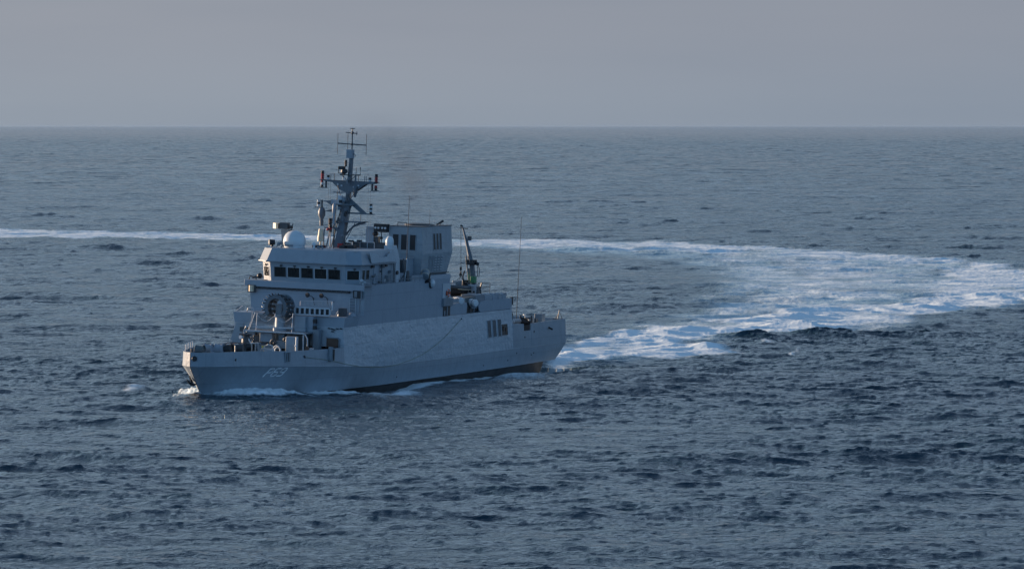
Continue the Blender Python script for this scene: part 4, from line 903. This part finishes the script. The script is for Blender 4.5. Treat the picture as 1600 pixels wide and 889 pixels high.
part(MB().sphere((-3.6, 26.5, 12.85), .17, 10).sphere((-3.35, 26.5, 12.95), .15, 10).tube([(-3.8, 26.5, 12.55), (-3.7, 26.5, 12.9)], .05).tube([(-3.4, 26.5, 12.5), (-3.2, 26.5, 12.75)], .06), 'binocular_mount', 'mid')
part(MB().box(-1.6, -.55, 29.5, 30.2, 12.53, 12.76), 'roof_locker', 'black')
part(MB().lathe((-.35, 27.2, 12.5), [(.1, 0), (.1, .35), (.2, .38), (.2, .46), (.1, .6), (.02, .66)], 14), 'mushroom_vent', 'white')
part(MB().torus((.25, 27.4, 12.62), .2, .06, axis=(0, 1, 0), a0=0, a1=360, n=16).sphere((-.05, 27.4, 12.68), .12, 8), 'handwheel', 'mid')
part(MB().box(.75, 2.0, 30.8, 31.5, 12.53, 12.85).cbox((1.0, 30.5, 12.65), (.5, .4, .25)), 'flag_locker', 'black')
ps = part(MB().cyl((.98 - 1.0, 30.0, 12.5), (.98 - 1.0, 30.0, 14.0), .05), 'lamp_post', 'mid')
lamp_stack((-.02, 30.0, 14.0), ('rust', 'red', 'black'), ps, .15, .22); part(MB().sphere((-.25, 29.9, 14.25), .14, 10), 'red_lamp', 'red', ps)
part(MB().cyl((.32, 30.0, 12.5), (.32, 30.0, 14.75), .045), 'lamp_post', 'black')
# dark screens and boxes aft of the mast
part(MB().box(.9, 3.1, 33.0, 33.1, 12.53, 13.05), 'roof_screen', 'dark')
for x in (.9, 1.65, 2.4, 3.1): part(MB().cyl((x, 32.95, 12.5), (x, 32.95, 13.1), .03), 'screen_post', 'light')
for x, z in ((.9, 13.15), (1.75, 13.2), (.55, 12.9)): part(MB().cbox((x, 32.6, z), (.45, .3, .16)).cyl((x, 32.6, 12.5), (x, 32.6, z), .04), 'small_aerial', 'black')
part(MB().tube([(.9, 33.0, 13.08), (3.1, 33.0, 13.1)], .03), 'screen_rail', 'light')
# ---- whip aerials
def whip(p0, p1, r, name='whip_aerial', base=.35):
    o = part(MB().cyl(p0, p1, r, r * .45, n=6), name, 'black')
    p0 = Vector(p0); d = (Vector(p1) - p0).normalized()
    part(MB().cyl(p0, p0 + d * base, .075, .06), 'aerial_base', 'mid', o)
whip((4.95, 36.2, 9.5), (4.95, 36.5, 17.4), .042)
whip((4.2, 43.0, 14.4), (4.2, 43.0, 16.3), .02, base=.1)
whip((3.0, 67.4, 3.3), (3.15, 67.7, 14.6), .040)
whip((-3.3, 40.5, 11.9), (-3.3, 40.6, 13.2), .03)
# ---- crane on the boat deck
crb = part(MB().lathe((2.0, 59.3, 6.75), [(.75, 0), (.75, .12), (.5, .2), (.46, 1.1), (.6, 1.25)], 20), 'crane_pedestal', 'dark')
part(MB().rings([[(1.78, 59.0, 7.9), (2.14, 59.0, 7.9), (2.14, 59.5, 7.9), (1.78, 59.5, 7.9)], [(1.6, 58.7, 10.2), (1.95, 58.7, 10.2), (1.95, 59.1, 10.2), (1.6, 59.1, 10.2)]]), 'crane_column', 'mastgrey', crb)
part(MB().cbox((1.78, 58.8, 10.38), (.85, .65, .5)).cyl((1.2, 58.8, 10.45), (2.35, 58.8, 10.32), .14).sphere((2.42, 58.8, 10.25), .17, 10), 'crane_hinge', 'black', crb)
bm_ = part(MB().rings([[(x - .3, y, z), (x, y - .34 * s_, z), (x + .27 * s_, y, z), (x, y + .3 * s_, z)] if z < 11 else [(x - .27 * s_, y, z), (x, y - .34 * s_, z), (x + .27 * s_, y, z), (x, y + .3 * s_, z)] for x, y, z, s_ in ((1.76, 58.8, 10.3, 1.0), (1.36, 58.4, 12.4, .62), (1.0, 58.05, 13.96, .24))]), 'crane_boom', 'mastgrey', crb)
part(MB().cyl((1.50, 59.0, 8.2), (1.30, 58.5, 11.0), .08).cyl((1.50, 59.2, 7.9), (1.42, 58.9, 9.8), .13), 'luffing_ram', 'steel', crb)
part(MB().cbox((1.62, 58.5, 12.7), (.28, .35, .42)), 'boom_winch', 'dark', crb)
part(MB().tube([(.78, 58.0, 13.72), (1.6, 58.1, 13.62)], .035).cyl((.86, 58.0, 13.9), (1.0, 58.0, 13.9), .10), 'boom_sheave', 'black', crb)
part(MB().tube([(2.42, 58.8, 10.25), (2.62, 58.9, 9.7), (2.52, 59.0, 9.0)], .028).tube([(2.35, 58.8, 10.25), (2.42, 58.9, 9.7), (2.36, 59.0, 9.0)], .028), 'hydraulic_hose', 'black', crb)
part(MB().cyl((.90, 58.0, 13.75), (.97, 58.1, 9.9), .022, n=5), 'hoist_wire', 'black', crb)
part(MB().cbox((.97, 58.1, 9.75), (.16, .16, .35)).torus((.97, 58.1, 9.4), .12, .04, axis=(1, 0, 0), n=12).cbox((.98, 58.1, 9.15), (.22, .2, .25)), 'hook_block', 'black', crb)
part(MB().tube([(.98, 58.1, 9.0), (.3, 57.2, 8.0)], .022, 5).tube([(.98, 58.1, 9.0), (1.5, 58.4, 8.0)], .022, 5).tube([(.98, 58.1, 9.0), (1.2, 56.6, 8.0)], .022, 5), 'boat_sling', 'black', crb)
part(MB().cbox((2.2, 58.4, 8.73), (.48, .5, .62)), 'valve_cabinet', 'green', crb, bevel=.03)
part(MB().cbox((2.0, 57.3, 8.25), (.35, .5, .5)).tube([(1.7, 57.6, 8.0), (1.5, 57.4, 9.0), (1.6, 57.6, 9.6)], .08), 'hydraulic_pump', 'black', crb)
cp_ = part(MB().box(2.15, 3.0, 57.2, 57.35, 7.42, 8.32), 'control_panel', 'light', crb, bevel=.02)
part(MB().cbox((2.42, 57.16, 7.65), (.24, .05, .22)).cbox((2.82, 57.16, 7.62), (.16, .05, .18)), 'gauge', 'black', cp_)
part(MB().cbox((2.55, 57.17, 8.1), (.5, .03, .08)).cbox((2.6, 57.17, 7.95), (.3, .03, .05)), 'label_plate', 'mid', cp_)
pr = MB()
for x, u_ in ((3.15, 57.3), (3.15, 60.3), (1.9, 60.3)):
    pr.cyl((x, u_, 6.8), (x, u_, 8.35), .03, n=6)
for z in (7.6, 8.0, 8.35): pr.tube([(3.15, 57.3, z), (3.15, 60.3, z), (1.9, 60.3, z)], .024, 5)
part(pr, 'crane_platform_rail', 'dark', crb)
part(MB().tube([(3.2, 58.0, 7.4), (3.1, 58.0, 7.9), (3.25, 58.0, 8.45)], [.1, .07, .09]), 'hose_bundle', 'black', crb)
part(MB().box(1.2, 3.3, 57.3, 60.5, 6.78, 7.3), 'crane_platform', 'dark', crb)
# ---- quarterdeck gear
tt = part(MB().cyl((4.3, 61.3, 4.55), (3.6, 66.8, 4.45), .24, n=16).cyl((4.3, 61.3, 4.02), (3.7, 66.8, 3.95), .22, n=16), 'torpedo_tube', 'mid')
part(MB().cyl((4.36, 61.1, 4.55), (4.3, 61.35, 4.55), .27, n=16).cyl((3.95, 64.0, 4.5), (3.93, 64.2, 4.5), .28, n=16), 'tube_band', 'light', tt)
part(MB().cbox((4.0, 63.8, 3.55), (.9, .9, .7)), 'tube_mounting', 'dark', tt)
wn = part(MB().cyl((3.2, 67.8, 4.35), (4.4, 68.2, 4.35), .42, n=20), 'mooring_winch', 'black')
part(MB().torus((3.3, 67.8, 4.45), .5, .07, axis=(1, .3, 0), n=20).torus((4.35, 68.1, 4.45), .5, .07, axis=(1, .3, 0), n=20), 'winch_rim', 'dark', wn)
part(MB().cyl((4.3, 67.3, 4.7), (3.6, 68.0, 5.0), .12).sphere((4.5, 67.2, 4.55), .13, 8).sphere((4.1, 67.2, 4.8), .12, 8), 'winch_motor', 'steel', wn)
part(MB().cbox((3.9, 68.3, 3.7), (1.4, 1.0, .9)), 'winch_bed', 'dark', wn)
for u_, z, s_, mt in ((64.2, 4.75, .35, 'dark'), (69.8, 4.4, .5, 'mid'), (70.8, 4.3, .45, 'dark'), (72.0, 4.55, .8, 'mid'), (66.2, 4.5, .35, 'mid')):
    part(MB().cbox((3.6, u_, z), (s_, s_, s_)), 'deck_locker', mt, bevel=.03)
sj = part(MB().tube([(4.6, 74.2, 4.3), (4.7, 74.4, 5.25)], .05).tube([(4.3, 74.3, 4.35), (4.72, 74.4, 5.1), (5.0, 74.5, 4.35)], .04).box(4.2, 5.1, 73.9, 74.7, 4.34, 4.42), 'jack_staff', 'dark')
# signal post at the break of the deck
sg = part(MB().cyl((4.9, 61.6, 3.3), (4.9, 61.6, 7.1), .035), 'signal_post', 'mid')
part(MB().box(4.78, 5.02, 61.5, 61.8, 6.3, 7.05).box(4.8, 5.04, 61.5, 61.8, 4.85, 5.45), 'signal_lamp_box', 'black', sg)
part(MB().tube([(4.9, 61.6, 7.0), (4.9, 63.4, 7.0)], .02, 5).tube([(4.9, 61.6, 5.6), (4.9, 63.6, 5.6)], .02, 5), 'cross_wire', 'dark', sg)
# ---- bow gear behind the bulwark
for x, u_, r, mt in ((-.45, 4.2, .35, 'deck'), (-.2, 5.4, .42, 'canvas'), (.45, 6.2, .42, 'canvas'), (1.0, 6.8, .38, 'rubber'), (.7, 8.2, .42, 'rust'), (1.3, 8.7, .40, 'dark'), (.7, 10.0, .40, 'rust'), (1.35, 10.4, .38, 'black'), (1.6, 11.2, .36, 'mid')):
    part(MB().cyl((x - .3, u_, 4.32), (x + .35, u_ + .1, 4.36), r, n=18).torus((x - .3, u_, 4.32), r, .06, axis=(1, 0, 0), n=18).torus((x + .35, u_ + .1, 4.36), r, .06, axis=(1, 0, 0), n=18).box(x - .2, x + .2, u_ - .2, u_ + .2, 3.2, 4.1), 'mooring_reel', mt)
for x, u_ in ((.85, 7.2), (2.0, 10.4), (1.9, 9.9), (1.5, 7.4)):
    part(MB().cyl((x, u_, 3.2), (x, u_, 4.75), .06).cyl((x - .1, u_, 4.7), (x + .25, u_, 4.78), .07), 'reel_stand', 'steel')
part(MB().cyl((-.05, 1.9, 3.3), (-.05, 1.9, 4.42), .10).sphere((-.05, 1.9, 4.45), .14, 8).tube([(.2, 1.9, 4.3), (.5, 2.4, 4.35), (.7, 3.0, 4.35)], .06), 'bow_chock', 'dark')
bj = MB()
for u_ in np.linspace(2.4, 8.5, 7): bj.cyl((-(interp(V_TOP, u_) - .15), u_, 4.1), (-(interp(V_TOP, u_) - .15), u_, 4.75), .025, n=5)
bj.tube([(-(interp(V_TOP, u_) - .15), u_, 4.75) for u_ in np.linspace(2.4, 8.5, 7)], .02, 5)
part(bj, 'bow_railing', 'light')
part(MB().box(.9, 3.0, 12.0, 12.3, 4.02, 4.22), 'fish_plate', 'light')
part(MB().cbox((1.0, 13.4, 4.15), (.75, .6, .36)), 'chain_stopper', 'yellow', bevel=.03)
# small gun under its dark cover with a white muzzle disc
gn = part(MB().lathe((-1.9, 16.6, 3.2), [(.38, 0), (.38, .5), (.34, .55), (.42, 1.0), (.40, 1.5), (.22, 1.9), (.1, 2.05)], 16), 'covered_gun', 'dark')
part(MB().cyl((-2.15, 15.9, 4.84), (-2.1, 16.25, 4.84), .17, n=16), 'muzzle_disc', 'white', gn)
part(MB().tube([(-1.45, 16.2, 4.7), (-1.25, 16.2, 4.3), (-1.3, 16.2, 3.9)], .06).tube([(-2.0, 16.5, 5.0), (-2.1, 16.4, 5.35), (-1.9, 16.5, 5.8)], .05), 'cable_loop', 'light', gn)
part(MB().box(-2.3, -1.4, 16.0, 16.7, 5.0, 5.12), 'sun_shield', 'black', gn)

# ------------------------------------------------------------------ loose things carried by the ship
# boat on the crane cradle
bt = thing('rescue_boat', 'dark hulled rescue boat slung under the crane on the boat deck', 'boat', (1.2, 56.4, 7.15))
rg = []
for y, wd, z0, z1 in ((-2.6, .04, .78, 1.05), (-2.2, .40, .40, .98), (-1.6, .75, .12, .90), (-.6, 1.0, 0, .82), (.8, 1.05, 0, .78), (2.3, 1.0, .02, .78)):
    rg.append([(-wd, y, z1), (-wd * .92, y, (z0 + z1) / 2), (0, y, z0), (wd * .92, y, (z0 + z1) / 2), (wd, y, z1)])
MB().rings(rg).build('boat_hull', M_['rubber'], bt, smooth=50)
for s_ in (1, -1):
    MB().tube([(s_ * wd * (1.0), y, z) for y, wd, z in ((-2.72, .02, 1.08), (-2.2, .42, 1.02), (-1.6, .8, .95), (-.6, 1.06, .88), (.8, 1.12, .84), (2.4, 1.06, .84))], [.1, .16, .2, .22, .22, .2], 10).build('buoyancy_tube', M_['dark'], bt)
MB().tube([(1.0, -1.7, .80), (1.25, -.6, .70), (1.3, .8, .66), (1.25, 2.3, .66)], .035, 5).build('grab_rope', M_['cream'], bt)
MB().tube([(-.1, -2.8, 1.05), (-.12, -2.75, 1.4), (.05, -2.5, 1.75)], .09, 8).build('bow_post', M_['white'], bt)
MB().tube([(-.6, -1.4, .9), (-.6, -1.4, 1.35), (.6, -1.4, 1.35), (.6, -1.4, .9)], .04).tube([(.2, -2.0, .9), (.2, -1.8, 1.3), (.5, -.6, 1.5)], .04).build('boat_frame', M_['steel'], bt)
MB().cbox((0, .4, 1.15), (.7, .8, .7)).build('console', M_['mid'], bt, bevel=.04)
MB().cbox((.1, -.9, 1.1), (.5, .5, .35)).cbox((-.4, -.5, 1.15), (.4, .4, .4)).build('boat_gear', M_['white'], bt, bevel=.05)
MB().cbox((0, 2.3, 1.1), (.45, .5, .8)).cbox((0, 2.45, .5), (.2, .3, .8)).build('outboard_motor', M_['black'], bt, bevel=.05)
# liferaft canisters
def raft(loc, rot, label):
    r = thing('liferaft_canister', label, 'liferaft', loc, 'liferaft canisters along the boat deck', rot)
    MB().lathe((0, 0, 0), [(.12, -.66), (.30, -.62), (.36, -.5), (.37, -.06), (.39, -.05), (.39, .05), (.37, .06), (.36, .5), (.30, .62), (.12, .66)], 20, axis=(0, 1, 0)).build('shell', M_['white'], r)
    MB().torus((0, -.3, 0), .375, .018, axis=(0, 1, 0), n=20, k=6).torus((0, .3, 0), .375, .018, axis=(0, 1, 0), n=20, k=6).build('strap', M_['dark'], r)
    MB().box(-.3, .3, -.35, -.25, -.52, -.3).box(-.3, .3, .25, .35, -.52, -.3).build('cradle', M_['mid'], r)
    return r
raft((4.75, 48.9, 7.18), Matrix.Rotation(1.0, 4, 'Z'), 'white liferaft canister beside the lifebuoy, forward one of the pair by the dark bay')
raft((5.05, 51.6, 6.88), Matrix.Rotation(1.15, 4, 'Z'), 'white liferaft canister hanging over the dark bay below the crane, after one of the pair')
# lifebuoy
lb = thing('lifebuoy', 'orange red lifebuoy hung on the pale board below the funnel', 'lifebuoy', (5.46, 44.95, 8.08))
MB().torus((0, 0, 0), .30, .085, axis=(1, 0, 0), n=28, k=10).build('ring', M_['orange'], lb)
b_ = MB()
for a in (45, 135, 225, 315):
    t = R(a); c_ = Vector((0, .30 * math.cos(t), .30 * math.sin(t))); b_.sphere(c_, .1, 8)
b_.build('grab_line', M_['white'], lb)
# canister rolled on the deck edge
dc = thing('smoke_float', 'brown and grey drum lashed at the deck edge beneath the funnel', 'drum', (5.2, 40.1, 10.0), rot=Matrix.Rotation(.5, 4, 'X') @ Matrix.Rotation(.3, 4, 'Z'))
MB().lathe((0, 0, 0), [(.25, -.55), (.36, -.5), (.36, .5), (.25, .55)], 18, axis=(0, 1, 0)).build('drum_shell', M_['mid'], dc)
MB().torus((0, -.35, 0), .36, .03, axis=(0, 1, 0), n=18, k=6).torus((0, .35, 0), .36, .03, axis=(0, 1, 0), n=18, k=6).build('strap', M_['cream'], dc)
MB().box(-.35, .35, -.7, .8, -.55, -.38).build('cradle', M_['black'], dc)
# rope hanging along the side
rp = []
for u, w in ((14.73, 3.45), (16.5, 3.25), (19.1, 2.97), (21.5, 2.55), (24.5, 2.18), (27.5, 1.96), (30.1, 1.84), (33.0, 1.92), (36, 2.2), (39, 2.61), (41.5, 3.2), (43.6, 3.78), (46.0, 4.6), (48.5, 5.5)):
    v = hull_side(u, min(w, 4.0)) if w < 4.02 else 5.55 - (w - 4.02) * .16
    rp.append((v + .05, u, w))
ro = MB()
pts = []
for a, b in zip(rp[:-1], rp[1:]):
    for k in range(5): pts.append(tuple(a[i] + (b[i] - a[i]) * k / 5 for i in range(3)))
pts.append(rp[-1]); ro.tube(pts, .022, 6)
ro_ = thing('mooring_rope', 'faded yellowish rope hanging in a long sag down the port side of the ship', 'rope')
ro.build('rope_line', M_['rope'], ro_)
MB().sphere(rp[0], .1, 8).sphere(rp[-1], .08, 8).build('rope_end', M_['dark'], ro_)

# ------------------------------------------------------------------ exhaust smoke and sea haze
def build_smoke():
    mb = MB(); pts = [((2.95 - .19 * z ** 1.6, 43.6 + .26 * z ** 1.35, 14.62 + z), 1.3 + .33 * z) for z in (0.0, 1.0, 2.5, 4.0, 6.0, 8.0, 10.0, 11.5)]
    mb.rings([[Vector(c_) + Vector((math.cos(2 * math.pi * k / 20), math.sin(2 * math.pi * k / 20), 0)) * r for k in range(20)] for c_, r in pts])
    m, t = new_mat('exhaust_smoke'); out = nd(t, 'ShaderNodeOutputMaterial'); v = nd(t, 'ShaderNodeVolumePrincipled')
    co = nd(t, 'ShaderNodeTexCoord').outputs['Object']
    n = noise(t, co, 0.5, 4, 0.6, (1, 1, .6)); sp = nd(t, 'ShaderNodeSeparateXYZ'); t.links.new(co, sp.inputs[0])
    # axis of the plume leans aft and to starboard with height
    z = mathn(t, 'SUBTRACT', sp.outputs['Z'], 14.6)
    cx = mathn(t, 'SUBTRACT', 2.95, mathn(t, 'MULTIPLY', mathn(t, 'POWER', mathn(t, 'MAXIMUM', z, 0.0), 1.6), 0.19))
    cy = mathn(t, 'ADD', 43.6, mathn(t, 'MULTIPLY', mathn(t, 'POWER', mathn(t, 'MAXIMUM', z, 0.0), 1.35), 0.26))
    dx = mathn(t, 'SUBTRACT', sp.outputs['X'], cx); dy = mathn(t, 'SUBTRACT', sp.outputs['Y'], cy)
    rr = mathn(t, 'SQRT', mathn(t, 'ADD', mathn(t, 'MULTIPLY', dx, dx), mathn(t, 'MULTIPLY', dy, dy)))
    rad = mathn(t, 'ADD', 1.15, mathn(t, 'MULTIPLY', z, 0.31))
    ed = maprange(t, mathn(t, 'DIVIDE', rr, rad), 0.1, 1.0, 1.0, 0.0)
    fade = maprange(t, z, 2.5, 11.0, 1.0, 0.0)
    dens = mathn(t, 'MULTIPLY', mathn(t, 'MULTIPLY', ed, fade), maprange(t, n, 0.34, 0.66, 0.05, 1.0))
    t.links.new(mathn(t, 'MULTIPLY', dens, SMOKE), v.inputs['Density']); v.inputs['Color'].default_value = (0.16, 0.20, 0.26, 1)
    t.links.new(v.outputs[0], out.inputs['Volume'])
    o = mb.build('smoke', m, None); o.matrix_world = SHIP_M; o['kind'] = 'stuff'
SMOKE = 0.27
build_smoke()
def build_haze():
    mb = MB().box(-160000, 160000, -61000, 152000, -9.0, 34.0)
    m, t = new_mat('sea_haze'); out = nd(t, 'ShaderNodeOutputMaterial'); v = nd(t, 'ShaderNodeVolumePrincipled')
    v.inputs['Density'].default_value = HAZE; v.inputs['Color'].default_value = (0.30, 0.43, 0.62, 1); v.inputs['Anisotropy'].default_value = 0.2
    t.links.new(v.outputs[0], out.inputs['Volume'])
    o = mb.build('haze', m, None, smooth=0); o['kind'] = 'stuff'
HAZE = 0.0000028
build_haze()
build_sea()
